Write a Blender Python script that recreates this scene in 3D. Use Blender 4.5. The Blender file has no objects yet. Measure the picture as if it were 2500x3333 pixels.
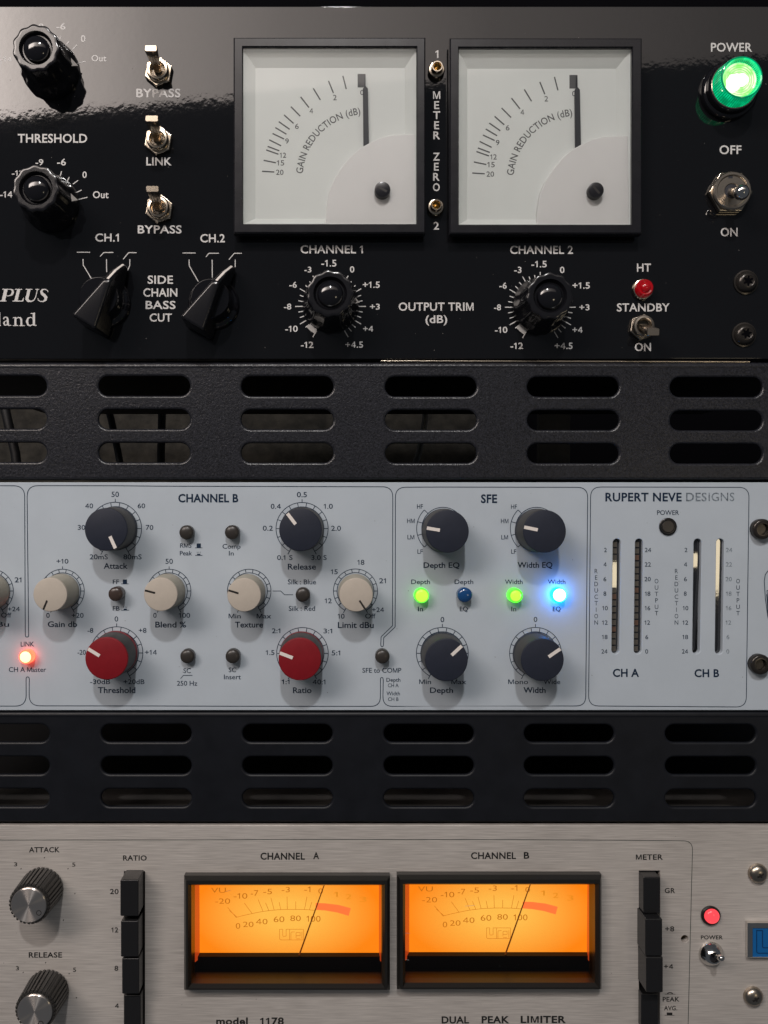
import bpy, bmesh, math, random
from mathutils import Vector
random.seed(4)
S = bpy.context.scene
COL = S.collection

# ------------------------------------------------------------------ camera
# all lengths below are millimetres; the scene itself is in metres
F = 2800.0            # focal length in photo pixels (photo is 2500 px wide)
D = F / 8.5           # camera to panel plane, mm
TH = math.atan(0.026) # the phone is held tilted slightly down
PX, PY = 1110.0, 1650.0 + F * math.tan(TH)
cam = bpy.data.cameras.new('camera')
camo = bpy.data.objects.new('camera', cam)
COL.objects.link(camo)
camo.location = (0, -D / 1000, 0)
camo.rotation_euler = (math.pi / 2 - TH, 0, 0)
cam.sensor_fit = 'HORIZONTAL'
cam.sensor_width = 36
cam.lens = 36 * F / 2500
cam.shift_x = (1250 - PX) / 2500
cam.shift_y = (PY - 1666.5) / 2500
cam.clip_start = 0.005
cam.clip_end = 20
S.camera = camo

def at(px, py, h=0.0):
    """where the sight line through photo point (px,py) meets the plane h mm proud of the panels -> (x, z) mm"""
    u, w = (px - PX) / F, -(py - PY) / F
    dy = math.cos(TH) + w * math.sin(TH)
    dz = -math.sin(TH) + w * math.cos(TH)
    t = (D - h) / dy
    return (u * t, dz * t)

def mm(px, py, n, h=0.0):
    return at(px + n, py, h)[0] - at(px, py, h)[0]

# ------------------------------------------------------------------ world and lamps
W = bpy.data.worlds.new("World")
S.world = W
W.use_nodes = True
bg = W.node_tree.nodes['Background']
bg.inputs[0].default_value = (0.80, 0.88, 1.0, 1)
bg.inputs[1].default_value = 0.07
S.view_settings.view_transform = 'Standard'
S.view_settings.look = 'None'
S.view_settings.exposure = 0
S.view_settings.gamma = 1

def area(name, loc, look, sx, sy, power, col, ramp=None, roll=0):
    l = bpy.data.lights.new(name, 'AREA')
    l.shape = 'RECTANGLE'
    l.size, l.size_y = sx, sy
    l.energy = power
    l.color = col
    o = bpy.data.objects.new(name, l)
    COL.objects.link(o)
    o.location = loc
    dv = Vector(look) - Vector(loc)
    o.rotation_euler = dv.to_track_quat('-Z', 'Y').to_euler()
    if roll:
        o.rotation_euler.rotate_axis('Z', roll)
    if ramp:
        l.use_nodes = True
        nt = l.node_tree
        em = [n for n in nt.nodes if n.type == 'EMISSION'][0]
        g = nt.nodes.new('ShaderNodeNewGeometry')
        sp = nt.nodes.new('ShaderNodeSeparateXYZ')
        nt.links.new(g.outputs['Parametric'], sp.inputs[0])
        cr = nt.nodes.new('ShaderNodeValToRGB')
        while len(cr.color_ramp.elements) > 2:
            cr.color_ramp.elements.remove(cr.color_ramp.elements[-1])
        for i, (p, v) in enumerate(ramp):
            e = cr.color_ramp.elements[i] if i < 2 else cr.color_ramp.elements.new(p)
            e.position = p
            e.color = (v, v, v, 1)
        nt.links.new(sp.outputs[0], cr.inputs[0])
        nt.links.new(cr.outputs[0], em.inputs['Strength'])
    return o

# ceiling lamp above and in front of the rack: the straight-down shadows
area('ceiling_lamp', (0.0, -1.15, 1.12), (0, 0, 0), 0.06, 0.06, 8.6, (1.0, 0.975, 0.96))
# big softly lit surface high on the left, seen mirrored in the black panel
area('wash_lamp', (-0.10, -1.05, 0.905), (-0.10, 0, 0.905), 2.3, 0.50, 72.0, (1.0, 0.88, 0.81), roll=0.078,
     ramp=[(0.0, 0.85), (0.27, 0.72), (0.33, 0.40), (0.41, 0.21), (0.50, 0.13), (0.64, 0.06), (0.8, 0.03), (1.0, 0.015)])
# lamp added right of the camera so the grey unit's level windows mirror something bright
area('reflection_lamp', (0.575, -1.0, -0.10), (0.2, 0, -0.03), 0.12, 0.115, 0.33, (1.0, 0.84, 0.58))
# weak lamp added behind the rack to brighten the back wall
area('back_wall_fill', (-0.05, 0.30, 0.10), (-0.05, 0.5, 0.03), 0.25, 0.1, 0.02, (1.0, 0.92, 0.8))

# ------------------------------------------------------------------ materials
M = {}
def mat(name, col, rough=0.5, metal=0.0, ior=1.45, bump=None, coat=0.0, emit=None, es=0.0, mottle=None, spec=None, stretch=None, aniso=0.0):
    m = bpy.data.materials.new(name)
    m.use_nodes = True
    nt = m.node_tree
    b = nt.nodes['Principled BSDF']
    b.inputs['Base Color'].default_value = (*col, 1)
    b.inputs['Roughness'].default_value = rough
    b.inputs['Metallic'].default_value = metal
    b.inputs['IOR'].default_value = ior
    if spec is not None:
        b.inputs['Specular IOR Level'].default_value = spec
    if coat:
        b.inputs['Coat Weight'].default_value = coat
        b.inputs['Coat Roughness'].default_value = 0.05
    if emit:
        b.inputs['Emission Color'].default_value = (*emit, 1)
        b.inputs['Emission Strength'].default_value = es
    tc = None
    def coords():
        nonlocal tc
        if tc is None:
            t = nt.nodes.new('ShaderNodeTexCoord')
            mp = nt.nodes.new('ShaderNodeMapping')
            if stretch:
                mp.inputs['Scale'].default_value = stretch
            nt.links.new(t.outputs['Object'], mp.inputs[0])
            tc = mp.outputs[0]
        return tc
    def noise(scale, detail=2, rgh=0.5):
        n = nt.nodes.new('ShaderNodeTexNoise')
        n.inputs['Scale'].default_value = scale
        n.inputs['Detail'].default_value = detail
        n.inputs['Roughness'].default_value = rgh
        nt.links.new(coords(), n.inputs['Vector'])
        return n.outputs['Fac']
    if bump:
        prev = None
        for (wl, amp, det) in bump:     # wavelength mm, amplitude mm, detail
            bn = nt.nodes.new('ShaderNodeBump')
            bn.inputs['Strength'].default_value = 1.0
            bn.inputs['Distance'].default_value = amp / 1000
            nt.links.new(noise(1000 / wl, det), bn.inputs['Height'])
            if prev:
                nt.links.new(prev, bn.inputs['Normal'])
            prev = bn.outputs[0]
        nt.links.new(prev, b.inputs['Normal'])
        if coat:
            nt.links.new(prev, b.inputs['Coat Normal'])
    if mottle:                          # wavelength mm, darkest factor, brightest factor
        wl, lo, hi = mottle
        mr = nt.nodes.new('ShaderNodeMapRange')
        mr.inputs['From Min'].default_value = 0.3
        mr.inputs['From Max'].default_value = 0.7
        mr.inputs['To Min'].default_value = lo
        mr.inputs['To Max'].default_value = hi
        nt.links.new(noise(1000 / wl, 5, 0.65), mr.inputs['Value'])
        mx = nt.nodes.new('ShaderNodeVectorMath')
        mx.operation = 'SCALE'
        mx.inputs[0].default_value = col
        nt.links.new(mr.outputs[0], mx.inputs['Scale'])
        nt.links.new(mx.outputs[0], b.inputs['Base Color'])
        r2 = nt.nodes.new('ShaderNodeMapRange')
        r2.inputs['To Min'].default_value = rough * 0.85
        r2.inputs['To Max'].default_value = min(1, rough * 1.15)
        nt.links.new(noise(1000 / (wl * 0.6), 3), r2.inputs['Value'])
        nt.links.new(r2.outputs[0], b.inputs['Roughness'])
    if aniso:
        b.inputs['Anisotropic'].default_value = aniso
        t = nt.nodes.new('ShaderNodeTangent')
        t.direction_type = 'RADIAL'
        t.axis = 'Y'
        b.inputs['Anisotropic Rotation'].default_value = 0.25
        nt.links.new(t.outputs[0], b.inputs['Tangent'])
    M[name] = m
    return m

mat('gloss_black', (0.0055, 0.0058, 0.007), 0.035, ior=1.56, bump=[(1.9, 0.009, 2), (7, 0.010, 1)])
mat('white_print', (0.62, 0.61, 0.60), 0.55, spec=0.25, mottle=(1.2, 0.9, 1.05))
mat('bezel_plastic', (0.012, 0.012, 0.015), 0.24, bump=[(0.5, 0.001, 1)], mottle=(8, 0.85, 1.1))
mat('dial_white', (0.78, 0.80, 0.785), 0.5, spec=0.3, mottle=(20, 0.97, 1.02))
mat('dial_print', (0.10, 0.10, 0.105), 0.6)
mat('needle_black', (0.022, 0.023, 0.03), 0.45)
mat('cover_white', (0.80, 0.79, 0.785), 0.38, mottle=(15, 0.98, 1.02))
mat('bakelite', (0.006, 0.006, 0.008), 0.10, ior=1.58, bump=[(4, 0.004, 1)])
mat('bakelite_satin', (0.007, 0.007, 0.009), 0.2, ior=1.55, bump=[(0.3, 0.001, 1)])
mat('warm_nickel', (0.62, 0.53, 0.42), 0.2, metal=1.0, bump=[(0.6, 0.002, 2)])
mat('dark_nickel', (0.42, 0.37, 0.31), 0.3, metal=1.0, bump=[(0.4, 0.003, 2)])
mat('brass', (0.62, 0.42, 0.14), 0.3, metal=1.0, bump=[(0.5, 0.006, 2)])
mat('chrome', (0.72, 0.70, 0.67), 0.12, metal=1.0, bump=[(1.5, 0.003, 1)])
mat('black_screw', (0.045, 0.04, 0.036), 0.24, metal=0.6, bump=[(0.4, 0.006, 2)])
mat('red_lens', (0.30, 0.004, 0.008), 0.12, coat=0.6, emit=(0.5, 0.0, 0.005), es=0.16)  # faint glow put into the colour of an unlit lens
mat('powder_black', (0.010, 0.0105, 0.0135), 0.30, bump=[(0.8, 0.11, 2), (0.4, 0.03, 1)], mottle=(0.6, 0.3, 2.6))
mat('satin_black', (0.007, 0.008, 0.011), 0.42, bump=[(0.8, 0.012, 2)], mottle=(10, 0.8, 1.2), spec=0.3)
mat('void_black', (0.002, 0.002, 0.003), 0.9, spec=0.05)
mat('grey_paint', (0.445, 0.50, 0.555), 0.42, bump=[(0.7, 0.004, 2)], mottle=(22, 0.955, 1.03), spec=0.35)
mat('navy_print', (0.007, 0.02, 0.045), 0.6, spec=0.2, mottle=(0.8, 0.8, 1.3))
mat('worn_print', (0.13, 0.155, 0.18), 0.6, spec=0.2, mottle=(0.9, 0.1, 2.6))
mat('navy_plastic', (0.018, 0.022, 0.036), 0.5, spec=0.35, bump=[(0.35, 0.003, 2)], mottle=(3, 0.93, 1.07))
mat('charcoal_plastic', (0.045, 0.043, 0.042), 0.42, bump=[(0.4, 0.004, 1)])
mat('red_plastic', (0.20, 0.006, 0.012), 0.5, spec=0.35, bump=[(0.35, 0.003, 2)], mottle=(3, 0.93, 1.07))
mat('cream_plastic', (0.48, 0.43, 0.37), 0.5, spec=0.3, bump=[(0.35, 0.003, 2)], mottle=(3, 0.96, 1.03))
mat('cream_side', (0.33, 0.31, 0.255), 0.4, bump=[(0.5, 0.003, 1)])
mat('pointer_white', (0.75, 0.70, 0.66), 0.5)
mat('pointer_black', (0.015, 0.013, 0.012), 0.5)
mat('button_rubber', (0.035, 0.031, 0.028), 0.33, bump=[(0.3, 0.002, 1)])
mat('button_brown', (0.05, 0.035, 0.03), 0.25)
mat('blue_lens', (0.01, 0.06, 0.19), 0.15, coat=0.5)
mat('led_green_core', (0.1, 0.3, 0.0), 0.3, emit=(0.46, 1.0, 0.06), es=1.35)
mat('led_green_rim', (0.0, 0.2, 0.0), 0.3, emit=(0.10, 0.85, 0.04), es=1.6)
mat('led_blue_core', (0.5, 0.5, 0.5), 0.3, emit=(0.93, 0.92, 1.0), es=1.5)
mat('led_blue_rim', (0.0, 0.0, 0.4), 0.3, emit=(0.0, 0.27, 1.0), es=20.0)
mat('led_red_core', (0.5, 0.4, 0.2), 0.3, emit=(1.0, 0.62, 0.28), es=2.4)
mat('led_red_rim', (0.5, 0.0, 0.0), 0.3, emit=(1.0, 0.07, 0.03), es=5.0)
mat('power_red', (0.2, 0.0, 0.005), 0.2, emit=(1.0, 0.07, 0.085), es=1.15, coat=0.3)
mat('jewel_core', (0.3, 0.6, 0.3), 0.15, emit=(0.75, 1.0, 0.62), es=1.7, mottle=(2.5, 0.8, 1.1))
mat('jewel_ring', (0.1, 0.4, 0.1), 0.15, emit=(0.30, 0.80, 0.16), es=0.8)
mat('jewel_dark', (0.0, 0.10, 0.05), 0.1, emit=(0.0, 0.25, 0.11), es=0.6)
mat('ladder_black', (0.016, 0.017, 0.02), 0.05, ior=1.9, bump=[(1.2, 0.006, 2), (4, .006, 1)])
mat('ladder_segment', (0.075, 0.068, 0.06), 0.35)
mat('ladder_segment_rust', (0.10, 0.055, 0.04), 0.35)
mat('slot_wall', (0.02, 0.02, 0.02), 0.4)
mat('alu_print', (0.02, 0.02, 0.02), 0.6, spec=0.2)
mat('line_green', (0.035, 0.05, 0.045), 0.6, spec=0.2)
mat('knob_ribbed', (0.022, 0.021, 0.02), 0.36, bump=[(0.4, 0.003, 1)])
mat('spun_aluminium', (0.70, 0.645, 0.60), 0.31, metal=0.95, aniso=0.95, bump=None)
mat('key_black', (0.012, 0.012, 0.013), 0.25, bump=[(0.6, 0.002, 1)])
mat('meter_black', (0.013, 0.012, 0.011), 0.32, bump=[(0.6, 0.002, 1)])
mat('shield_black', (0.006, 0.005, 0.005), 0.4, spec=0.12, bump=[(0.8, 0.003, 2)])
mat('amber_side', (0.35, 0.06, 0.01), 0.3, emit=(0.55, 0.06, 0.01), es=0.55)
mat('dial_ink', (0.45, 0.2, 0.02), 0.6, emit=(0.42, 0.13, 0.005), es=1.0)
mat('dial_ink_faint', (0.6, 0.3, 0.03), 0.6, emit=(0.66, 0.24, 0.012), es=1.0)
mat('dial_red', (0.6, 0.1, 0.02), 0.6, emit=(1.0, 0.19, 0.045), es=1.0)
mat('needle_dark', (0.05, 0.015, 0.005), 0.4, emit=(0.12, 0.025, 0.002), es=0.8)
mat('badge_blue', (0.006, 0.12, 0.36), 0.3, coat=0.4)
mat('badge_navy', (0.004, 0.035, 0.12), 0.35)
mat('chassis_grey', (0.055, 0.051, 0.048), 0.5, mottle=(10, 0.8, 1.2))
mat('chassis_black', (0.008, 0.008, 0.009), 0.6)
mat('back_wall', (0.020, 0.018, 0.0145), 0.9, mottle=(16, 0.25, 1.8), bump=[(6, 1.0, 3)])
mat('rail_grey', (0.045, 0.042, 0.042), 0.6, mottle=(8, 0.8, 1.2))
mat('cable_black', (0.006, 0.006, 0.007), 0.5)
mat('cable_grey', (0.22, 0.22, 0.21), 0.45)
mat('scratch_light', (0.72, 0.68, 0.63), 0.35, metal=0.4)
mat('dust_grey', (0.16, 0.15, 0.14), 0.9)
mat('dust_dark', (0.10, 0.095, 0.09), 0.9)
mat('glint', (0.70, 0.66, 0.60), 0.16, metal=0.9)

def uneven_glow(name, c0, c1, wl, es):
    m = mat(name, c0, 0.15, coat=0.3); nt = m.node_tree; b = nt.nodes['Principled BSDF']
    t = nt.nodes.new('ShaderNodeTexCoord'); n = nt.nodes.new('ShaderNodeTexNoise'); n.inputs['Scale'].default_value = 1000 / wl; n.inputs['Detail'].default_value = 2
    c = nt.nodes.new('ShaderNodeValToRGB'); c.color_ramp.elements[0].position = .38; c.color_ramp.elements[1].position = .62
    c.color_ramp.elements[0].color = (*c0, 1); c.color_ramp.elements[1].color = (*c1, 1)
    nt.links.new(t.outputs['Object'], n.inputs['Vector']); nt.links.new(n.outputs['Fac'], c.inputs[0]); nt.links.new(c.outputs[0], b.inputs['Emission Color'])
    b.inputs['Emission Strength'].default_value = es
uneven_glow('jewel_face', (0.20, 0.75, 0.14), (0.80, 1.0, 0.60), 3.4, 1.15)
uneven_glow('jewel_green', (0.0, 0.38, 0.13), (0.0, 0.92, 0.36), 3.0, 0.8)

# brushed aluminium front
m = bpy.data.materials.new('brushed_aluminium'); m.use_nodes = True; M['brushed_aluminium'] = m
nt = m.node_tree; b = nt.nodes['Principled BSDF']
b.inputs['Metallic'].default_value = 0.35; b.inputs['Roughness'].default_value = 0.42
tcn = nt.nodes.new('ShaderNodeTexCoord'); mp = nt.nodes.new('ShaderNodeMapping')
mp.inputs['Scale'].default_value = (85, 1, 2300)
nt.links.new(tcn.outputs['Object'], mp.inputs[0])
n1 = nt.nodes.new('ShaderNodeTexNoise'); n1.inputs['Scale'].default_value = 1; n1.inputs['Detail'].default_value = 3
nt.links.new(mp.outputs[0], n1.inputs['Vector'])
n2 = nt.nodes.new('ShaderNodeTexNoise'); n2.inputs['Scale'].default_value = 22; n2.inputs['Detail'].default_value = 2
nt.links.new(tcn.outputs['Object'], n2.inputs['Vector'])
ad = nt.nodes.new('ShaderNodeMath'); ad.operation = 'MULTIPLY_ADD'; ad.inputs[1].default_value = 0.5
nt.links.new(n2.outputs['Fac'], ad.inputs[0]); nt.links.new(n1.outputs['Fac'], ad.inputs[2])
cr = nt.nodes.new('ShaderNodeValToRGB')
cr.color_ramp.elements[0].position = 0.48; cr.color_ramp.elements[0].color = (0.45, 0.415, 0.385, 1)
cr.color_ramp.elements[1].position = 1.0; cr.color_ramp.elements[1].color = (0.70, 0.655, 0.61, 1)
nt.links.new(ad.outputs[0], cr.inputs[0]); nt.links.new(cr.outputs[0], b.inputs['Base Color'])
bn = nt.nodes.new('ShaderNodeBump'); bn.inputs['Distance'].default_value = 0.00001; bn.inputs['Strength'].default_value = 1
nt.links.new(n1.outputs['Fac'], bn.inputs['Height']); nt.links.new(bn.outputs[0], b.inputs['Normal'])

# clear meter window: mostly see-through, mirrors by Fresnel
m = bpy.data.materials.new('window_glass'); m.use_nodes = True; M['window_glass'] = m
nt = m.node_tree; nt.nodes.clear()
out = nt.nodes.new('ShaderNodeOutputMaterial'); mx = nt.nodes.new('ShaderNodeMixShader')
tr = nt.nodes.new('ShaderNodeBsdfTransparent'); tr.inputs[0].default_value = (0.97, 0.975, 0.97, 1)
gl = nt.nodes.new('ShaderNodeBsdfGlossy'); gl.inputs['Roughness'].default_value = 0.04
fr = nt.nodes.new('ShaderNodeFresnel'); fr.inputs[0].default_value = 1.45
nt.links.new(fr.outputs[0], mx.inputs[0]); nt.links.new(tr.outputs[0], mx.inputs[1]); nt.links.new(gl.outputs[0], mx.inputs[2])
nt.links.new(mx.outputs[0], out.inputs[0])

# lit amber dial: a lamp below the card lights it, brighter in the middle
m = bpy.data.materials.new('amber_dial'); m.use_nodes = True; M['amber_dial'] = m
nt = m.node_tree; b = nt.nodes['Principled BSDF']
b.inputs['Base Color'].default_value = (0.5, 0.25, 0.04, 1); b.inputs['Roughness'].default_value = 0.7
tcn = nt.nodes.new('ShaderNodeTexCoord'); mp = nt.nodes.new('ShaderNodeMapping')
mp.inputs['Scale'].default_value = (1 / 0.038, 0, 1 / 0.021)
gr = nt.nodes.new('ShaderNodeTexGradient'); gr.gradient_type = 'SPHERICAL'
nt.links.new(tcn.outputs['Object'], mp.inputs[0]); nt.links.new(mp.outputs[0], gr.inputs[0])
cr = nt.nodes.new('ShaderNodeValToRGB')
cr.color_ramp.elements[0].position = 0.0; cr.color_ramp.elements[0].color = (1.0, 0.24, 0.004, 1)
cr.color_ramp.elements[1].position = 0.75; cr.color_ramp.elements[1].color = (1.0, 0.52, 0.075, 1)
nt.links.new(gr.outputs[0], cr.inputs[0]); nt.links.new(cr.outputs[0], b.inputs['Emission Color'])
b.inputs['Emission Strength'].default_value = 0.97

# ------------------------------------------------------------------ mesh tools (mm, h = proud of panel plane)
class MB:
    def __init__(s): s.v = []; s.f = []
    def add(s, pts, faces):
        n = len(s.v); s.v += pts; s.f += [tuple(i + n for i in f) for f in faces]
    def lathe(s, cx, cz, prof, n=40, mod=None, axis=None):
        """revolve (r,h) profile round the axis normal to the panel; axis=(vx,vz) leans it"""
        pts = []
        for k, (r, h) in enumerate(prof):
            for i in range(n):
                a = 2 * math.pi * i / n
                rr = r * (mod(a, k) if mod else 1)
                ox = axis[0] * h if axis else 0; oz = axis[1] * h if axis else 0
                pts.append((cx + rr * math.cos(a) + ox, h, cz + rr * math.sin(a) + oz))
        fs = []
        for k in range(len(prof) - 1):
            for i in range(n):
                j = (i + 1) % n
                fs.append((k * n + i, k * n + j, (k + 1) * n + j, (k + 1) * n + i))
        if prof[-1][0] > 1e-4: fs.append(tuple(range((len(prof) - 1) * n, len(prof) * n)))
        if prof[0][0] > 1e-4 and prof[0][1] != prof[-1][1]: fs.append(tuple(reversed(range(0, n))))
        s.add(pts, fs)
    def prism(s, poly, h0, h1, top=None):
        """poly / top: (x,z) mm outlines at h0 and h1"""
        top = top or poly
        n = len(poly)
        s.add([(x, h0, z) for x, z in poly] + [(x, h1, z) for x, z in top],
              [tuple(range(n, 2 * n)), tuple(reversed(range(n)))] + [(i, (i + 1) % n, (i + 1) % n + n, i + n) for i in range(n)])
    def flat(s, poly, h):
        s.add([(x, h, z) for x, z in poly], [tuple(range(len(poly)))])
    def box(s, x0, x1, z0, z1, h0, h1):
        s.prism([(x0, z0), (x1, z0), (x1, z1), (x0, z1)], h0, h1)
    def loft(s, loops):
        """closed loops of (x,h,z) joined one to the next, last one capped"""
        n = len(loops[0]); pts = [p for l in loops for p in l]; fs = []
        for k in range(len(loops) - 1):
            for i in range(n):
                j = (i + 1) % n
                fs.append((k * n + i, k * n + j, (k + 1) * n + j, (k + 1) * n + i))
        return pts, fs, n
    def tube(s, path, r, n=10):
        """path: (x,h,z) points"""
        P = [Vector(p) for p in path]; loops = []
        for i, p in enumerate(P):
            t = (P[min(i + 1, len(P) - 1)] - P[max(i - 1, 0)]).normalized()
            u = t.cross(Vector((0.3, 0.2, 0.93))).normalized(); w = t.cross(u)
            rr = r[i] if isinstance(r, (list, tuple)) else r
            loops.append([tuple(p + u * rr * math.cos(2 * math.pi * k / n) + w * rr * math.sin(2 * math.pi * k / n)) for k in range(n)])
        pts, fs, n = s.loft(loops)
        fs.append(tuple(range((len(P) - 1) * n, len(P) * n))); fs.append(tuple(reversed(range(n))))
        s.add(pts, fs)

ORG = {}
def build(name, mb, m, parent=None, org=None, label=None, smooth=None, bevel=0, **props):
    if org is None:
        xs = [v[0] for v in mb.v]; hs = [v[1] for v in mb.v]; zs = [v[2] for v in mb.v]
        org = ((min(xs) + max(xs)) / 2, min(hs), (min(zs) + max(zs)) / 2)
    me = bpy.data.meshes.new(name)
    me.from_pydata([((x - org[0]) / 1000, -(h - org[1]) / 1000, (z - org[2]) / 1000) for x, h, z in mb.v], [], mb.f)
    bm = bmesh.new(); bm.from_mesh(me); bmesh.ops.recalc_face_normals(bm, faces=bm.faces)
    if bevel:
        es = [e for e in bm.edges if len(e.link_faces) == 2 and e.calc_face_angle(0) > 0.5]
        bmesh.ops.bevel(bm, geom=es, offset=bevel / 1000, segments=2, profile=0.5, affect='EDGES', clamp_overlap=True)
    bm.to_mesh(me); bm.free()
    if bevel:                       # rounded edges shade round, big faces stay flat
        me.polygons.foreach_set('use_smooth', [True] * len(me.polygons))
        acc = [Vector() for _ in me.vertices]
        for p in me.polygons:
            for i in p.vertices: acc[i] += p.normal * p.area
        me.normals_split_custom_set_from_vertices([tuple(a.normalized()) for a in acc])
    elif smooth:
        me.polygons.foreach_set('use_smooth', [True] * len(me.polygons))
        me.set_sharp_from_angle(angle=math.radians(smooth))
    me.materials.append(M[m])
    o = bpy.data.objects.new(name, me)
    link(o, parent, org)
    if label: o['label'] = label
    for k, v in props.items(): o[k] = v
    return o

def link(o, parent, org):
    COL.objects.link(o)
    ORG[o.name] = org
    p = ORG[parent.name] if parent else (0, 0, 0)
    if parent: o.parent = parent
    o.location = ((org[0] - p[0]) / 1000, -(org[1] - p[1]) / 1000, (org[2] - p[2]) / 1000)

def thing(name, org, label, category, group=None):
    o = bpy.data.objects.new(name, None)
    o.empty_display_size = 0.02
    link(o, None, org)
    o['label'] = label; o['category'] = category
    if group: o['group'] = group
    return o

def sheet(name, outer, holes, h_front, thick, bev, m, parent, label=None, smooth=50):
    """flat plate with holes, rounded edges (2-D curve turned into a mesh)"""
    cu = bpy.data.curves.new(name, 'CURVE'); cu.dimensions = '2D'; cu.fill_mode = 'BOTH'
    for loop in [outer] + holes:
        sp = cu.splines.new('POLY'); sp.points.add(len(loop) - 1); sp.use_cyclic_u = True
        for p, (x, z) in zip(sp.points, loop): p.co = (x / 1000, z / 1000, 0, 1)
    cu.extrude = max(thick / 2 - bev, 0.01) / 1000; cu.bevel_depth = bev / 1000; cu.bevel_resolution = 2; cu.offset = -bev / 1000
    t = bpy.data.objects.new(name, cu); COL.objects.link(t)
    bpy.context.view_layer.update()
    me = bpy.data.meshes.new_from_object(t.evaluated_get(bpy.context.evaluated_depsgraph_get()))
    bpy.data.objects.remove(t); bpy.data.curves.remove(cu)
    mb = MB(); hm = h_front - thick / 2
    mb.v = [(v.co.x * 1000, hm + v.co.z * 1000, v.co.y * 1000) for v in me.vertices]
    mb.f = [tuple(p.vertices) for p in me.polygons]
    bpy.data.meshes.remove(me)
    return build(name, mb, m, parent, label=label, smooth=smooth)

# ------------------------------------------------------------------ photo crops used to measure from
def frame(ox, oy, s): return lambda x, y: (ox + x * s, oy + y * s)
c1 = frame(0, 0, .4822); c2 = frame(0, 600, .4822); c3 = frame(700, 50, .4822); c4 = frame(1350, 50, .4822)
c5 = frame(1900, 0, .3617); c6 = frame(800, 760, .4822); c7 = frame(1500, 760, .6028)
g1 = frame(0, 1150, .7535); g2 = frame(1250, 1150, .7535); g3 = frame(0, 1560, .4219); g4 = frame(650, 1560, .4219)
g5 = frame(1250, 1560, .4219); g6 = frame(1850, 1560, .3918); g7 = frame(0, 2290, .7535); g8 = frame(1250, 2290, .7535)
s1 = frame(0, 2700, .3737); s2 = frame(560, 2700, .446); s3 = frame(1260, 2700, .446); s4 = frame(1950, 2700, .3315)
z2 = frame(2300, 760, .2169); z3 = frame(2220, 100, .1688); z4 = frame(0, 0, .1808); z5 = frame(0, 740, .226); zs = frame(2350, 1640, .28)

# ------------------------------------------------------------------ lettering
GL = {}
def bmp(txt, off):
    t = bpy.data.curves.new('t', 'FONT'); t.body = txt; t.offset = off; t.resolution_u = 3
    o = bpy.data.objects.new('t', t); COL.objects.link(o)
    bpy.context.view_layer.update()
    me = bpy.data.meshes.new_from_object(o.evaluated_get(bpy.context.evaluated_depsgraph_get()))
    v = [(p.co.x, p.co.y) for p in me.vertices]; f = [tuple(p.vertices) for p in me.polygons]
    bpy.data.objects.remove(o); bpy.data.curves.remove(t); bpy.data.meshes.remove(me)
    return v, f
_H = bmp('H', 0)[0]
CAP = max(p[1] for p in _H)
def glyph(c, off):
    k = (c, off)
    if k not in GL:
        b = off * 1.6
        if c == ' ':
            GL[k] = ([], [], 0.27); return GL[k]
        if c == '1':
            w = .085 + b
            v = [(.17, 0), (.17 + w, 0), (.17 + w, CAP), (.17 + w * .35, CAP), (.03, CAP * .80), (.03, CAP * .80 - w * .9), (.17, CAP * .80 - w * .25)]
            GL[k] = (v, [(0, 1, 2, 3, 4, 5, 6)], .26 + w + .05); return GL[k]
        if c == 'M':
            w = .078 + b; W_ = .66; xm = W_ / 2
            v = [(.05, 0), (.05 + w, 0), (.05 + w, CAP * .74), (xm + .05 - w * .45, 0), (xm + .05 + w * .45, 0), (.05 + W_ - w, CAP * .74), (.05 + W_ - w, 0), (.05 + W_, 0),
                 (.05 + W_, CAP), (.05 + W_ - w * 1.3, CAP), (xm + .05, CAP * .24), (.05 + w * 1.3, CAP), (.05, CAP)]
            GL[k] = (v, [(0, 1, 2, 12), (12, 2, 11), (2, 3, 10, 11), (3, 4, 10), (10, 4, 5, 9), (5, 8, 9), (5, 6, 7, 8)], W_ + .10); return GL[k]
        if c == '4':
            w = .075 + b
            x0, x1 = .03, .52; xs = .34
            yb = CAP * .24
            v = [(xs, 0), (xs + w, 0), (xs + w, yb), (x1, yb), (x1, yb + w), (xs + w, yb + w), (xs + w, CAP), (xs, CAP), (x0, yb + w), (x0, yb), (xs, yb),
                 (xs, yb + w), (x0 + w * 1.3, yb + w), (xs, CAP - w * 2.0)]
            GL[k] = (v, [(0, 1, 2, 10), (2, 3, 4, 5), (10, 2, 5, 11), (9, 10, 11, 12, 8), (11, 5, 6, 13), (6, 7, 13), (7, 8, 12, 13)], .56); return GL[k]
        v, f = bmp(c, off)
        v2, _ = bmp(c + 'H', 0)
        adv = max(p[0] for p in v2) - max(p[0] for p in _H)
        GL[k] = (v, f, adv)
    return GL[k]

def layout(s, off, track=0.0):
    x = 0; out = []
    for c in s:
        v, f, a = glyph(c, off)
        out.append((c, x, v, f)); x += a + track
    return out, x

def T(unit, fr, s, x0, x1, yt, yb, m, off=0.0, h=0.05, track=0.0, label=None, name='lettering', slant=0):
    """lettering fitted to the box it fills in the photo (crop fr)"""
    L, _ = layout(s, off, track)
    xs = [x + p[0] for _, x, v, _f in L for p in v]
    lo, hi = min(xs), max(xs)
    mb = MB()
    for c, x, v, f in L:
        pts = []
        for px, py in v:
            X = x0 + (x + px - lo) / (hi - lo) * (x1 - x0) + slant * py
            Y = yb - py / CAP * (yb - yt)
            wx, wz = at(*fr(X, Y), h)
            pts.append((wx, h, wz))
        mb.add(pts, f)
    kind = {'white_print': 'white', 'navy_print': 'navy', 'worn_print': 'worn navy', 'alu_print': 'black'}.get(m, 'dark')
    return build(name, mb, m, unit, label=label or ('%s printed %s' % (kind, s.strip())))

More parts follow.
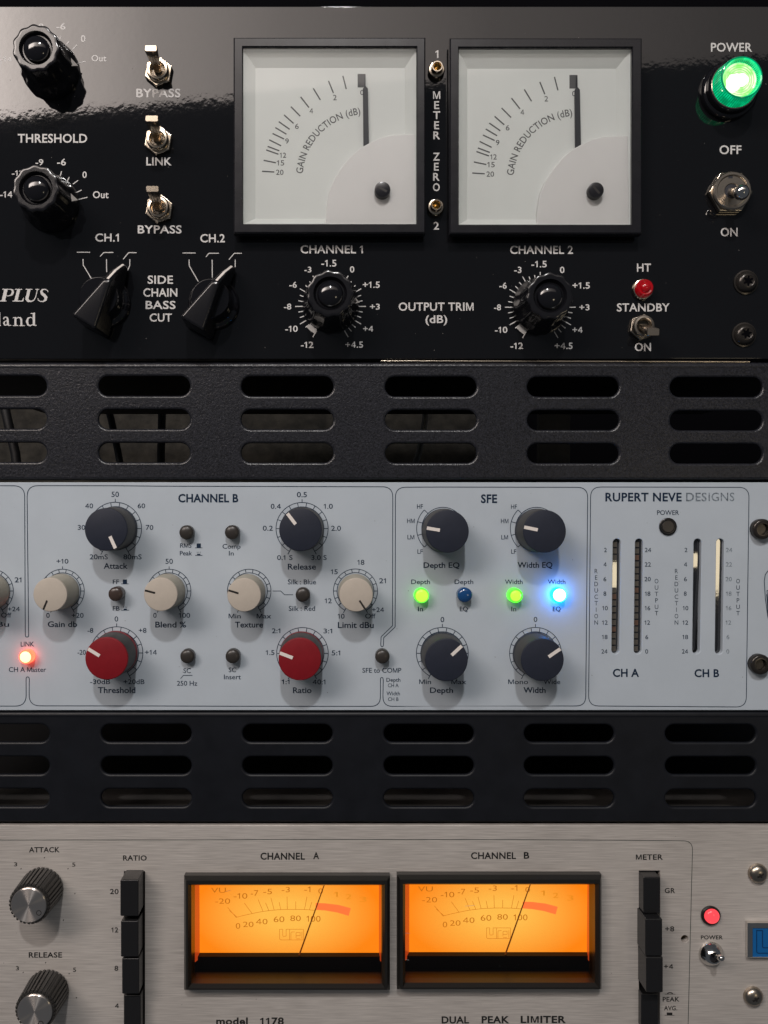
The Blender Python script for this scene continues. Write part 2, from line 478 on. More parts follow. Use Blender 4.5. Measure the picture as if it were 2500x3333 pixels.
def vert(unit, fr, s, x0, x1, tops, hgt, m, off=0.0, h=0.05, label=None):
    """letters one above the other"""
    mb = MB()
    for c, yt in zip(s, tops):
        if c == ' ': continue
        v, f, a = glyph(c, off)
        lo, hi = min(p[0] for p in v), max(p[0] for p in v)
        w = (x1 - x0) * min(1.1, (hi - lo) / 0.56) if c != 'I' else (x1 - x0) * .16
        cx = (x0 + x1) / 2
        pts = []
        for px, py in v:
            wx, wz = at(*fr(cx - w / 2 + (px - lo) / (hi - lo) * w, yt + hgt - py / CAP * hgt), h)
            pts.append((wx, h, wz))
        mb.add(pts, f)
    return build('lettering', mb, m, unit, label=label)

def fillet(pts, n=7):
    """(x,y[,r]) polyline, corners rounded by r"""
    out = []
    for i, p in enumerate(pts):
        r = p[2] if len(p) > 2 else 0
        if r == 0 or i in (0, len(pts) - 1): out.append((p[0], p[1])); continue
        P = Vector(p[:2]); A = (Vector(pts[i - 1][:2]) - P); B = (Vector(pts[i + 1][:2]) - P)
        a, b = A.normalized(), B.normalized()
        ang = a.angle(b)
        d = min(r / math.tan(ang / 2), A.length * .5, B.length * .5)
        q0, q1 = P + a * d, P + b * d
        for k in range(n + 1):
            t = k / n
            q = q0 * (1 - t) ** 2 + P * 2 * t * (1 - t) + q1 * t * t
            out.append((q.x, q.y))
    return out

def strip(mb, fr, pts, w, h, closed=False):
    """thin printed line of width w (crop px); w may be a list"""
    P = [Vector(p) for p in pts]; n = len(P)
    L, R = [], []
    for i, p in enumerate(P):
        a = P[i - 1] if (i or closed) else P[i]
        c = P[(i + 1) % n] if (i < n - 1 or closed) else P[i]
        t1 = (p - a); t2 = (c - p)
        t1 = t1.normalized() if t1.length else t2.normalized()
        t2 = t2.normalized() if t2.length else t1
        t = (t1 + t2).normalized() if (t1 + t2).length > 1e-6 else t1
        nn = Vector((-t.y, t.x)); k = 1 / max(.5, nn.dot(Vector((-t1.y, t1.x))))
        ww = (w[i] if isinstance(w, (list, tuple)) else w) / 2 * k
        L.append(p + nn * ww); R.append(p - nn * ww)
    def q(v):
        x, z = at(*fr(v.x, v.y), h); return (x, h, z)
    pts = [q(v) for v in L] + [q(v) for v in R]
    m = n if closed else n - 1
    mb.add(pts, [(i, (i + 1) % n, (i + 1) % n + n, i + n) for i in range(m)])

def lines(unit, fr, plist, w, m, h=0.05, name='printed_line', label=None):
    mb = MB()
    for i, p in enumerate(plist): strip(mb, fr, p, w, h + .004 * (i % 4))
    return build(name, mb, m, unit, label=label)

def arc(cx, cy, r, a0, a1, n=40):
    """photo-space arc, degrees clockwise from 12 o'clock"""
    return [(cx + r * math.sin(math.radians(a0 + (a1 - a0) * i / n)), cy - r * math.cos(math.radians(a0 + (a1 - a0) * i / n))) for i in range(n + 1)]

def rad(cx, cy, r0, r1, a):
    s, c = math.sin(math.radians(a)), math.cos(math.radians(a))
    return [(cx + r0 * s, cy - r0 * c), (cx + r1 * s, cy - r1 * c)]

def hexa(cx, cz, r, a0=0): return [(cx + r * math.cos(a0 + i * math.pi / 3), cz + r * math.sin(a0 + i * math.pi / 3)) for i in range(6)]

def quad(x0, x1, y0, y1, h, fr=lambda x, y: (x, y)):
    return [at(*fr(x0, y1), h), at(*fr(x1, y1), h), at(*fr(x1, y0), h), at(*fr(x0, y0), h)]

# ================================================================== 0  dark blank panel above
u0 = thing('blank_panel', (10, -3, 205), 'plain black panel edge along the very top, above the black compressor', 'blank panel')
mb = MB(); mb.prism([(-190, 190.6), (230, 190.6), (230, 240), (-190, 240)], -8, -3.6)
build('plate', mb, 'void_black', u0, bevel=.5)

# ================================================================== 1  black compressor
def panel_poly(x0, x1, ya, yb, h): return quad(x0, x1, ya, yb, h)
u1 = thing('compressor_unit', (10, 0, 56), 'glossy black compressor with two white gain reduction dials and green power jewel', 'compressor')
mb = MB()
mb.prism(quad(-420, 2900, 19, 1169, 0), -3.2, 0)
build('faceplate', mb, 'gloss_black', u1, bevel=.45, smooth=40)
mb = MB(); mb.box(-185, 228, 58.5, 190, -215, -3.3)
build('chassis', mb, 'chassis_black', u1)
mb = MB(); xa_, za_ = at(1240, 1175, -.6); xb_, zb_ = at(2440, 1178, -.6); mb.tube([(xa_, -.6, za_), (xb_, -.6, zb_)], [.3, .42], 14)
build('edge_trim', mb, 'warm_nickel', u1, smooth=60, label='thin polished strip under the black faceplate')

WP = 'white_print'
B = 0.016
for fr, s, x0, x1, yt, yb in [
    (c1, 'THRESHOLD', 120, 588, 905, 962), (c1, 'BYPASS', 920, 1218, 600, 655), (c1, 'LINK', 988, 1158, 1063, 1115),
    (c2, 'BYPASS', 930, 1226, 278, 330), (c2, 'CH.1', 643, 802, 333, 385), (c2, 'CH.2', 1352, 1518, 337, 390),
    (c2, 'SIDE', 997, 1168, 617, 670), (c2, 'CHAIN', 967, 1197, 703, 757), (c2, 'BASS', 983, 1185, 788, 840), (c2, 'CUT', 1010, 1160, 873, 925),
    (c1, '-9', 240, 292, 1075, 1115), (c1, '-6', 385, 445, 1072, 1115), (c1, '0', 557, 585, 1158, 1200), (c1, '-12', 80, 160, 1150, 1187),
    (c2, '-14', 0, 83, 47, 88), (c2, 'Out', 627, 733, 47, 92),
    (z4, '-6', 1015, 1180, 420, 530), (z4, '0', 1455, 1540, 635, 750), (z4, '-14', 0, 215, 1015, 1115), (c1, 'Out', 618, 718, 372, 413),
    (z4, '-9', 640, 780, 425, 535),
    (c6, 'CHANNEL 1', 370, 790, 80, 133), (c6, '-3', 395, 443, 225, 262), (c6, '-1.5', 510, 612, 178, 222), (c6, '0', 703, 733, 222, 262),
    (c6, '+1.5', 790, 905, 325, 366), (c6, '+3', 838, 905, 475, 513), (c6, '+4', 792, 860, 624, 662), (c6, '+4.5', 672, 792, 730, 770),
    (c6, '-12', 372, 457, 731, 771), (c6, '-10', 266, 351, 623, 663), (c6, '-8', 258, 307, 474, 512), (c6, '-6', 294, 345, 326, 365),
    (c6, 'OUTPUT TRIM', 1032, 1538, 467, 520), (c6, '(dB)', 1213, 1360, 553, 603),
    (c7, 'CHANNEL 2', 266, 606, 67, 109), (c7, '-1.5', 381, 464, 148, 182), (c7, '-3', 288, 328, 180, 212), (c7, '0', 535, 560, 180, 213),
    (c7, '+1.5', 603, 697, 264, 297), (c7, '-6', 208, 248, 265, 297), (c7, '-8', 179, 217, 383, 414), (c7, '+3', 640, 695, 383, 414),
    (c7, '-10', 184, 252, 504, 536), (c7, '-12', 268, 336, 590, 623), (c7, '+4', 603, 657, 504, 536), (c7, '+4.5', 507, 604, 590, 623),
    (c7, 'HT', 951, 1027, 163, 205), (c7, 'STANDBY', 843, 1128, 378, 420), (c7, 'ON', 940, 1027, 592, 634),
    (c3, '1', 1487, 1508, 235, 288), (c3, '2', 1475, 1512, 1395, 1445),
    (c5, 'POWER', 1145, 1515, 387, 463), (c5, 'OFF', 1222, 1420, 1310, 1385), (c5, 'ON', 1233, 1385, 2052, 2125)]:
    T(u1, fr, s, x0, x1, yt, yb, WP, off=B, track=.02)
vert(u1, c3, 'METER', 1474, 1518, [512, 580, 648, 716, 784], 51, WP, off=B, label='white METER printed downwards between the dials')
vert(u1, c3, 'ZERO', 1473, 1515, [928, 996, 1064, 1134], 51, WP, off=B, label='white ZERO printed downwards between the dials')

# serif lettering at the left edge
mb = MB(); hh = [0.05]
def pen(pts, w):
    hh[0] += .004
    strip(mb, z5, pts, w, hh[0])
def quadp(*p):
    hh[0] += .004
    mb.add([(*(lambda q: (q[0], hh[0], q[1]))(at(*z5(x, y), hh[0])),) for x, y in p], [(0, 1, 2, 3)])
quadp((62, 886), (112, 886), (72, 1062), (20, 1062)); pen([(34, 891), (116, 891)], 12); pen([(0, 1060), (92, 1060)], 13)
pen([(100, 893), (150, 891), (180, 904), (186, 935), (170, 968), (135, 986), (92, 988)], [10, 12, 24, 34, 26, 12, 10])
quadp((247, 888), (293, 888), (252, 1060), (206, 1060)); pen([(215, 892), (320, 892)], 12); pen([(180, 1061), (332, 1061)], 13); pen([(322, 1064), (334, 1040), (342, 1012)], [24, 14, 6])
quadp((398, 888), (442, 888), (414, 1010), (370, 1010)); pen([(390, 1000), (388, 1035), (410, 1060), (445, 1066), (485, 1052), (510, 1010), (526, 950), (540, 890)], [44, 42, 34, 18, 14, 13, 12, 12])
pen([(370, 892), (466, 892)], 12); pen([(512, 892), (562, 892)], 12)
pen([(692, 934), (680, 905), (648, 891), (610, 898), (594, 924), (608, 955), (640, 980), (662, 1010), (655, 1045), (620, 1068), (580, 1066), (552, 1048), (545, 1020)], [8, 12, 13, 20, 30, 40, 44, 42, 32, 16, 13, 12, 8])
build('lettering', mb, WP, u1, label='white italic serif lettering PLUS cut by the left edge')
mb = MB(); hh = [0.05]
quadp((-30, 1235), (3, 1225), (3, 1418), (-30, 1418)); pen([(-40, 1414), (12, 1414)], 12)
pen([(50, 1322), (62, 1296), (88, 1290), (108, 1306), (112, 1345), (112, 1395), (126, 1412), (160, 1410)], [20, 14, 12, 22, 28, 28, 16, 8])
pen([(105, 1342), (72, 1352), (55, 1378), (66, 1405), (90, 1408), (110, 1390)], [10, 12, 26, 18, 12, 10])
quadp((208, 1296), (236, 1290), (236, 1414), (208, 1414)); pen([(185, 1414), (262, 1414)], 12); pen([(185, 1300), (222, 1300)], 12)
pen([(234, 1316), (262, 1296), (292, 1302), (306, 1330), (308, 1412)], [8, 14, 22, 28, 28]); pen([(280, 1415), (355, 1415)], 12)
quadp((472, 1232), (504, 1226), (504, 1412), (472, 1412)); pen([(440, 1240), (490, 1240)], 12); pen([(488, 1412), (526, 1412)], 12)
pen([(474, 1310), (440, 1294), (404, 1308), (388, 1355), (402, 1402), (436, 1418), (472, 1398)], [10, 12, 22, 34, 24, 14, 10])
build('lettering', mb, WP, u1, label='white serif lettering land cut by the left edge')

lines(u1, c2, [[(518, 458), (608, 458)], [(560, 503), (562, 545), (620, 642)], [(676, 487), (700, 460), (765, 460)], [(719, 505), (720, 592)],
               [(832, 505), (868, 461), (922, 461)], [(876, 505), (876, 548), (862, 580)]], 5.5, WP, name='scale_marks', label='white filter curve symbols over the left pointer knob')
lines(u1, c2, [[(1233, 463), (1321, 463)], [(1276, 508), (1278, 550), (1338, 655)], [(1390, 490), (1410, 465), (1477, 465)], [(1432, 508), (1433, 630)],
               [(1545, 508), (1582, 465), (1632, 465)], [(1588, 508), (1588, 558)]], 5.5, WP, name='scale_marks', label='white filter curve symbols over the right pointer knob')
lines(u1, c2, [[(515, 55), (550, 38)], [(530, 102), (590, 87)]], 6, WP, name='scale_marks')
lines(u1, c1, [[(405, 1195), (416, 1155)], [(453, 1225), (467, 1195)], [(492, 1243), (527, 1217)]], 6, WP, name='scale_marks')
lines(u1, z4, [[(1075, 700), (1100, 650)], [(1195, 800), (1240, 745)], [(1305, 890), (1385, 805)], [(1400, 1138), (1540, 1100)]], 16, WP, name='scale_marks')
for fr, cx, cy, k, nm in [(c6, 572, 492, 1.0, 'CHANNEL 1'), (c7, 429, 398, .8, 'CHANNEL 2')]:
    ls = []
    for a in range(-150, 151, 10):
        if a in (-140,): continue
        ls.append(rad(cx, cy, 189 * k, (239 if a % 30 == 0 else 220) * k, a))
    lines(u1, fr, ls, 6 * k, WP, name='scale_marks', label='white tick ring of the %s knob' % nm)
    mb = MB(); strip(mb, fr, arc(cx, cy, 196 * k, -149, -131, 8), 34 * k, .07)
    build('scale_block', mb, WP, u1, label='thick white scale block beside -12')

# fluted knobs with domed centre
def fluted(cpx, hgt, label, rot, arrow=None):
    """cpx: photo point of the cap's centre"""
    x, z = at(*cpx, hgt)
    mod = lambda a, k: (1 + .032 * math.cos(11 * a + rot)) if 2 <= k <= 9 else 1
    mb = MB()
    mb.lathe(x, z, [(10.6, .2), (10.7, 1.2), (10.3, 3.2), (9.3, 5.2), (8.9, 7), (8.6, 11), (8.35, hgt - .6), (8.2, hgt - .15), (8.0, hgt), (7.2, hgt), (6.1, hgt - .02), (5.7, hgt - .9), (5.2, hgt - 1.6)], 132, mod)
    k = build('knob', mb, 'bakelite_satin', u1, label=label, smooth=50)
    mb = MB(); R = 4.7
    mb.lathe(x, z, [(R, hgt - 1.7), (R, hgt - 1.0)] + [(R * math.cos(t), hgt - 1.0 + 2.4 * math.sin(t)) for t in [i * math.pi / 2 / 10 for i in range(1, 10)]] + [(.02, hgt + 1.4)], 48)
    build('dome', mb, 'bakelite', k, smooth=60)
    if arrow:
        a, sz = arrow
        ca, sa = math.cos(a), math.sin(a)
        def q(r, t, h): return (x + r * ca - t * sa, h, z + r * sa + t * ca)
        mb = MB(); mb.add([q(9.35, 1.5 * sz, 5.6), q(9.35, -1.5 * sz, 5.6), q(11.0, 0, 2.6)], [(0, 1, 2)])
        build('pointer_arrow', mb, 'pointer_white', k)
    return k
fluted(c1(241, 322), 16.5, 'upper black fluted threshold knob', .4, (.06, 1.0))
fluted((116, 612), 16.5, 'lower black fluted threshold knob', .9, (.06, 1.0))
fluted(c6(570, 404), 16.5, 'black fluted output trim knob under CHANNEL 1', .2, (0.0, .7))
fluted(c7(483, 336), 16.5, 'black fluted output trim knob under CHANNEL 2', 1.4)

# pointer (chicken head) knobs
def pointer_knob(dx, dy, label):
    fr = lambda x, y: c2(x + dx, y + dy)
    x, z = at(*fr(712, 800), 0)
    mb = MB()
    mb.lathe(x, z, [(9.6, .2), (9.7, .9), (9.4, 1.8), (8.4, 2.6), (7.6, 3.2), (7.4, 6), (7.2, 9.5), (6.9, 10)], 64)
    k = build('pointer_knob', mb, 'bakelite', u1, label=label, smooth=50)
    H = 15.5
    def P(px, py, h): a = at(*fr(px, py), h); return (a[0], h, a[1])
    A, Bq, C, Dq = P(690, 642, H), P(748, 654, H), P(640, 975, H), P(480, 880, H)
    T1, T2 = P(818, 532, 4.2), P(856, 546, 4.2)
    N1, N2 = P(752, 578, 12.2), P(806, 590, 12.2)
    b = 1.0
    def dn(p, gx=0, gz=0): return (p[0] + gx, b, p[2] + gz)
    mb = MB()
    mb.add([A, Bq, C, Dq, T1, T2, dn(A, -.8, 0), dn(Bq, 1.2, 0), dn(C, 1.0, -.9), dn(Dq, -.8, -.6), dn(T1), dn(T2), N1, N2],
           [(0, 1, 2, 3), (0, 12, 13, 1), (12, 4, 5, 13), (4, 10, 11, 5), (2, 8, 9, 3), (3, 9, 6, 0), (0, 6, 10, 4, 12), (1, 13, 5, 11, 7), (1, 7, 8, 2), (6, 9, 8, 7), (6, 7, 11, 10)])
    build('handle', mb, 'bakelite_satin', k, smooth=35, bevel=1.0)
    # white line along the sloping nose
    mid = lambda p, q_: Vector([(p[i] + q_[i]) / 2 for i in range(3)])
    W3 = [mid(A, Bq), mid(N1, N2), mid(T1, T2)]
    d = (W3[2] - W3[0]); d.y = 0; d.normalize(); n = Vector((-d.z, 0, d.x)) * .40; off = Vector((d.x * .22, .16, d.z * .22))
    W3 = [W3[0] * .9 + W3[1] * .1, W3[1], W3[2] * .9 + W3[1] * .1]
    mb = MB(); mb.add([tuple(w + off + sgn * n) for w in W3 for sgn in (1, -1)], [(0, 1, 3, 2), (2, 3, 5, 4)])
    build('pointer_line', mb, 'pointer_white', k)
pointer_knob(0, 0, 'left black pointer knob under CH.1')
pointer_knob(733, 12, 'right black pointer knob under CH.2')

# paddle toggles
def toggle(nut, face, hgt, label, wpx=84, hpx=42, fr=c1, r=5.1, m='warm_nickel', horiz=False):
    x, z = at(*fr(*nut), 2)
    mb = MB(); mb.prism(hexa(x, z, r * 1.08, .35), .1, 2.0)
    k = build('toggle_switch', mb, m, u1, label=label, bevel=.35, smooth=30)
    mb = MB(); mb.lathe(x, z, [(4.1, 2.0), (4.15, 3.2), (3.7, 3.9), (3.0, 4.0), (2.7, 3.7), (2.6, 1.8)], 40)
    build('bushing', mb, m, k, smooth=45)
    mb = MB(); mb.lathe(x, z, [(2.6, 1.9), (.02, 2.0)], 24)
    build('bore', mb, 'needle_black', k)
    q = quad(face[0] - wpx / 2, face[0] + wpx / 2, face[1] - hpx / 2, face[1] + hpx / 2, hgt, fr)
    cx = sum(p[0] for p in q) / 4; cz = sum(p[1] for p in q) / 4
    def rr(sc, cxx, czz, h, sx=1, sz=1):
        out = []
        w, d = (q[1][0] - q[0][0]) / 2 * sc * sx, (q[2][1] - q[1][1]) / 2 * sc * sz
        c = min(w, d) * .35
        for sx_, sz_, o in [(1, 1, 0), (-1, 1, 1), (-1, -1, 2), (1, -1, 3)]:
            for t in range(3):
                a = (o + t / 2) * math.pi / 2
                out.append((cxx + sx_ * (w - c) + c * math.cos(a), h, czz + sz_ * (d - c) + c * math.sin(a)))
        return out
    mb = MB()
    bx, bz = (x, z)
    loops = [rr(.62, bx, bz, 2.2), rr(.66, bx * .72 + cx * .28, bz * .72 + cz * .28, 2.2 + (hgt - 2.2) * .28),
             rr(.88, bx * .3 + cx * .7, bz * .3 + cz * .7, 2.2 + (hgt - 2.2) * .7), rr(1.0, cx, cz, hgt - .4), rr(.9, cx, cz, hgt)]
    pts, fs, n = mb.loft(loops); fs.append(tuple(range(4 * n, 5 * n))); mb.add(pts, fs)
    build('lever', mb, m, k, smooth=40)
toggle((1068, 480), (1018, 325), 14.5, 'uppermost gold toggle switch, above BYPASS')
toggle((1066, 945), (1024, 799), 14.5, 'middle gold toggle switch, above LINK', wpx=90)
toggle((1073, 1406), (1029, 1274), 14.5, 'lower gold toggle switch, above BYPASS and CH.1', wpx=88)
toggle((982, 503), (1040, 531), 11, 'small dull toggle switch under STANDBY', wpx=70, hpx=42, fr=c7, r=4.6, m='dark_nickel')

# power bat toggle
x, z = at(*c5(1322, 1728), 2)
mb = MB(); mb.prism(hexa(x, z, 8.3, 0.0), .1, 2.4)
k = build('toggle_switch', mb, 'warm_nickel', u1, bevel=.4, smooth=30, label='large round tipped power toggle between OFF and ON')
mb = MB(); mb.lathe(x, z, [(7.1, 2.4), (7.15, 3.4), (6.7, 3.9), (5.9, 3.9), (5.6, 3.5), (5.5, 3.3), (2.9, 3.3), (2.6, 2.9)], 56)
build('bushing', mb, 'dark_nickel', k, smooth=40)
mb = MB(); mb.lathe(x, z, [(2.7, 2.95), (.02, 3.1)], 24); build('bore', mb, 'needle_black', k)
kx, kz = at(*c5(1323, 1590), 3.5)
mb = MB(); mb.box(kx - .8, kx + .8, kz - .5, kz + .5, 3.2, 3.36); build('key_notch', mb, 'needle_black', k)
ex, ez = at(*c5(1428, 1733), 13)
P0 = Vector((x, 2.5, z)); P1 = Vector((ex, 13, ez)); path = []; rs = []
for t, r in [(0, 1.5), (.45, 1.6), (.70, 1.7), (.76, 1.95), (.83, 2.5), (.92, 2.8), (1.0, 2.6), (1.08, 1.8), (1.12, .8), (1.13, .1)]:
    path.append(tuple(P0.lerp(P1, t))); rs.append(r)
mb = MB(); mb.tube(path[:4], rs[:4], 20); lv = build('lever', mb, 'warm_nickel', k, smooth=60)
mb = MB(); mb.tube(path[3:], rs[3:], 20); build('lever_tip', mb, 'chrome', k, smooth=60)

# meter zero bushings
for fr, p, lb in [(c3, (1497, 360), 'gold meter zero socket below 1'), (c3, (1491, 1290), 'gold meter zero socket above 2')]:
    x, z = at(*fr(*p), 2.5)
    mb = MB(); mb.lathe(x, z, [(3.1, .1), (3.15, 1.6), (2.8, 2.1), (2.2, 2.2), (2.1, 4.2), (1.95, 4.5), (1.6, 4.5), (1.5, 4.2), (1.5, .8)], 36)
    k = build('adjuster_socket', mb, 'warm_nickel', u1, label=lb, smooth=40)
    mb = MB(); mb.lathe(x, z, [(1.5, .9), (.9, 1.0), (.02, 1.6)], 20); build('adjuster_screw', mb, 'brass', k, smooth=40)

# red HT lamp
x, z = at(*c7(993, 294), 3)
mb = MB(); mb.lathe(x, z, [(3.9, .1), (4.0, 1.0), (3.7, 1.6), (3.4, 1.7), (3.3, 1.2)], 40)
k = build('indicator_lamp', mb, 'warm_nickel', u1, label='unlit red jewel lamp under HT, with a faint added glow', smooth=40)
mb = MB(); mb.lathe(x, z, [(3.3, 1.0), (3.4, 2.6), (3.0, 3.8), (2.6, 4.1), (1.9, 3.9), (1.75, 4.5), (1.2, 5.0), (.02, 5.2)], 40)
build('lens', mb, 'red_lens', k, smooth=40)

# green power jewel
x, z = at(*z3(1160, 892), 11.5)
mb = MB(); mb.lathe(x, z, [(10.6, .1), (10.7, 1.4), (9.9, 2.4), (9.5, 2.6), (9.3, 4.2), (9.0, 5.1), (8.6, 5.4), (8.2, 5.2), (8.0, 4)], 72)
k = build('indicator_lamp', mb, 'bakelite', u1, label='lit green power jewel lamp', smooth=45)
mb = MB(); mb.lathe(x, z, [(8.6, 5.15), (8.7, 5.5), (8.4, 5.75), (8.1, 5.3)], 72); build('lens_ring', mb, 'warm_nickel', k, smooth=45)
mb = MB(); mb.lathe(x, z, [(8.15, 4.9), (8.1, 6.2), (7.95, 8.0), (7.7, 10.6), (7.5, 11.3), (7.2, 11.5), (6.9, 11.3), (6.5, 9.8), (6.2, 9.4)], 96)
mb.f = [f for f in mb.f if len(f) == 4]
build('lens', mb, 'jewel_green', k, smooth=40)
mb = MB()
for i in range(60):
    a = 2 * math.pi * i / 60; d = .024
    for pr_ in ([(8.2, 5.5), (8.05, 7.6), (7.76, 10.4), (7.6, 11.1)], [(6.98, 11.2), (6.72, 10.4), (6.48, 9.85), (6.3, 9.55)]):
        pts = []
        sg = 1.012 if pr_[0][0] > 8 else .985
        for (rr_, hh_) in pr_: pts += [(x + rr_ * math.cos(a - d), hh_, z + rr_ * math.sin(a - d)), (x + rr_ * sg * math.cos(a), hh_, z + rr_ * sg * math.sin(a)), (x + rr_ * math.cos(a + d), hh_, z + rr_ * math.sin(a + d))]
        mb.add(pts, [(3 * j + e, 3 * j + e + 1, 3 * j + e + 4, 3 * j + e + 3) for j in range(3) for e in (0, 1)])
build('lens_ribs', mb, 'jewel_dark', k, label='dark moulded ribs round the green lens')
mb = MB(); mb.lathe(x, z, [(7.62, 11.2), (7.45, 11.55), (7.3, 11.6), (7.1, 11.5)], 64); mb.f = [f for f in mb.f if len(f) == 4]; build('lens_edge', mb, 'jewel_dark', k, smooth=40)
mb = MB(); mb.lathe(x, z, [(6.25, 9.3), (5.9, 9.6), (5.6, 9.4), (.02, 9.4)], 64); build('lens_face', mb, 'jewel_face', k, smooth=40)
for i in range(6):
    rr_ = 5.4 - i * .8
    mb = MB(); mb.lathe(x, z, [(rr_, 9.41), (rr_ - .10, 9.65), (rr_ - .24, 9.41)], 64); mb.f = [f for f in mb.f if len(f) == 4]
    build('lens_ring', mb, 'jewel_ring', k, smooth=20)
mb = MB(); mb.lathe(x - 1.2, z - .8, [(3.6, 9.45), (3.5, 9.7), (2.2, 9.85), (.02, 9.9)], 48, lambda a, kk: 1 + .22 * math.sin(2 * a + .6) + .12 * math.sin(3 * a + 1) + .04 * math.sin(9 * a)); build('bulb_glow', mb, 'jewel_core', k, smooth=60)
mb = MB(); mb.lathe(x - 5.2, z - 4.4, [(1.3, 9.9), (1.1, 10.3), (.02, 10.5)], 30, lambda a, kk: 1 + .6 * math.cos(2 * (a + .8))); build('bulb_glow', mb, 'jewel_core', k, smooth=60)

# gain reduction meters
def gr_meter(fr, mapx, mapy, fx, inner, slot_a, label, lx):
    """fx: frame outer/inner boxes in crop coords; mapx/mapy: from first dial's measurements to this dial's"""
    (ox0, ox1, oy0, oy1), (ix0, ix1, iy0, iy1) = fx
    Hf = 6.0
    O = quad(ox0, ox1, oy0, oy1, Hf, fr); I = quad(ix0, ix1, iy0, iy1, Hf, fr)
    mb = MB()
    def L(q, h, g=0):
        cx = sum(p[0] for p in q) / 4; cz = sum(p[1] for p in q) / 4
        return [(p[0] + (g if p[0] > cx else -g), h, p[1] + (g if p[1] > cz else -g)) for p in q]
    pts, fs, n = mb.loft([L(O, .2, -1.6), L(O, 2.2, 0), L(O, Hf - .5, 0), L(O, Hf, -.5), L(I, Hf, .35), L(I, Hf - .5, 0), L(I, 3.9, 0)])
    mb.add(pts, fs)
    k = build('meter', mb, 'bezel_plastic', u1, label=label, bevel=.0)
    # white tray with sloping walls
    hi, lo = 4.8, 1.0
    TO = [(p[0], hi, p[1]) for p in quad(ix0 - 12, ix1 + 12, iy0 - 4, iy1 + 10, hi, fr)]
    TI = [(p[0], lo, p[1]) for p in quad(inner[0], inner[1], inner[2], inner[3], lo, fr)]
    mb = MB(); mb.add(TO + TI, [(i, (i + 1) % 4, (i + 1) % 4 + 4, i + 4) for i in range(4)]); build('tray_wall', mb, 'dial_white', k)
    mb = MB(); mb.add(TI, [(0, 1, 2, 3)]); build('dial_face', mb, 'dial_white', k)
    X = lambda v: mapx[0] + mapx[1] * v
    Y = lambda v: mapy[0] + mapy[1] * v
    f2 = lambda x, y: fr(X(x), Y(y))
    tk = [(317, 1052, 400, 1057), (328, 978, 411, 995), (345, 908, 428, 937), (353, 885, 405, 928), (372, 896, 433, 915), (366, 840, 446, 880), (388, 797, 466, 834), (407, 757, 482, 802),
          (430, 717, 504, 769), (466, 672, 530, 729), (512, 616, 575, 680), (578, 550, 634, 622), (663, 492, 711, 571), (766, 442, 799, 524), (863, 408, 886, 498)]
    tk[3] = (355, 884, 434, 914); tk.pop(4)
    mb = MB(); hd = lo + .05
    for a in tk: strip(mb, f2, [(a[0], a[1]), (a[2], a[3])], 8.5, hd)
    strip(mb, f2, [(989, 395), (989, 486)], 53, hd)
    build('scale_marks', mb, 'dial_print', k)
    for s, x0, x1, yt, yb in [('20', 412, 462, 1042, 1076), ('15', 417, 467, 978, 1013), ('12', 437, 480, 927, 961), ('9', 474, 498, 831, 865), ('6', 540, 565, 731, 766),
                              ('4', 638, 662, 627, 661), ('2', 797, 821, 537, 572), ('0', 980, 1004, 503, 537)]:
        T(k, f2, s, x0, x1, yt, yb, 'dial_print', h=hd, label='dial number %s' % s, off=.004)
    # arc lettering
    s = 'GAIN REDUCTION (dB)'
    Lx, tot = layout(s, .006, .03)
    R0, cap = 428, 46
    a0, a1 = -86.5, -4.5
    mb = MB()
    for c, x, v, f in Lx:
        if not v: continue
        lo_, hi_ = min(p[0] for p in v), max(p[0] for p in v); mid = (lo_ + hi_) / 2
        A = math.radians(a0 + (a1 - a0) * (x + mid) / tot)
        sc = cap / CAP
        ks = (math.radians(a1 - a0) * (R0 + cap / 2) / tot) / sc
        pts = []
        for px, py in v:
            u_, w_ = (px - mid) * sc * min(1.1, ks), R0 + py * sc
            qx = 1020 + w_ * math.sin(A) + u_ * math.cos(A); qy = 1095 - w_ * math.cos(A) + u_ * math.sin(A)
            wx, wz = at(*f2(qx, qy), hd); pts.append((wx, hd, wz))
        mb.add(pts, f)
    build('lettering', mb, 'dial_print', k, label='dark GAIN REDUCTION (dB) curved along the dial')
    # needle
    mb = MB(); hn = 2.2
    nd = [(1009, 398), (1016, 398), (1017, 476), (1032, 494), (1040, 900), (1002, 900), (998, 494), (1009, 480)]
    mb.prism([at(*f2(a, b_), hn) for a, b_ in nd], hn - .5, hn); build('needle', mb, 'needle_black', k)
    # white quarter cover over the movement
    out = [(745, 1412), (750, 1300), (768, 1190), (800, 1110), (850, 1030), (915, 950), (975, 897), (1040, 861), (1110, 826), (1190, 806), (1280, 801), (1350, 800), (1362, 1412)]
    hc = 3.8
    mb = MB(); top = [at(*f2(a, b_), hc) for a, b_ in out]
    mb.prism([(p[0], p[1]) for p in top], lo - .2, hc); build('movement_cover', mb, 'cover_white', k, bevel=.35, smooth=40)
    # zero screw
    x, z = at(*fr(*lx), 6.6)
    mb = MB(); mb.lathe(x, z, [(2.95, 3.8), (2.95, 6.1), (2.75, 6.5), (2.3, 6.6)], 36); sc_ = build('zero_screw', mb, 'bezel_plastic', k, smooth=40)
    # the slot: a dark strip laid on the head for its shade
    mb = MB(); ca, sa = math.cos(slot_a), math.sin(slot_a)
    qq = [(x + a * ca - b_ * sa, z + a * sa + b_ * ca) for a, b_ in [(-1.8, -.4), (1.8, -.4), (1.8, .4), (-1.8, .4)]]
    mb.prism(qq, 6.5, 6.63); build('screw_slot', mb, 'pointer_black', k)
    # clear window
    mb = MB(); g = quad(ix0 - 6, ix1 + 6, iy0 - 6, iy1 + 6, 5.2, fr); mb.flat(g, 5.2); build('window_glass', mb, 'window_glass', k)
    return k
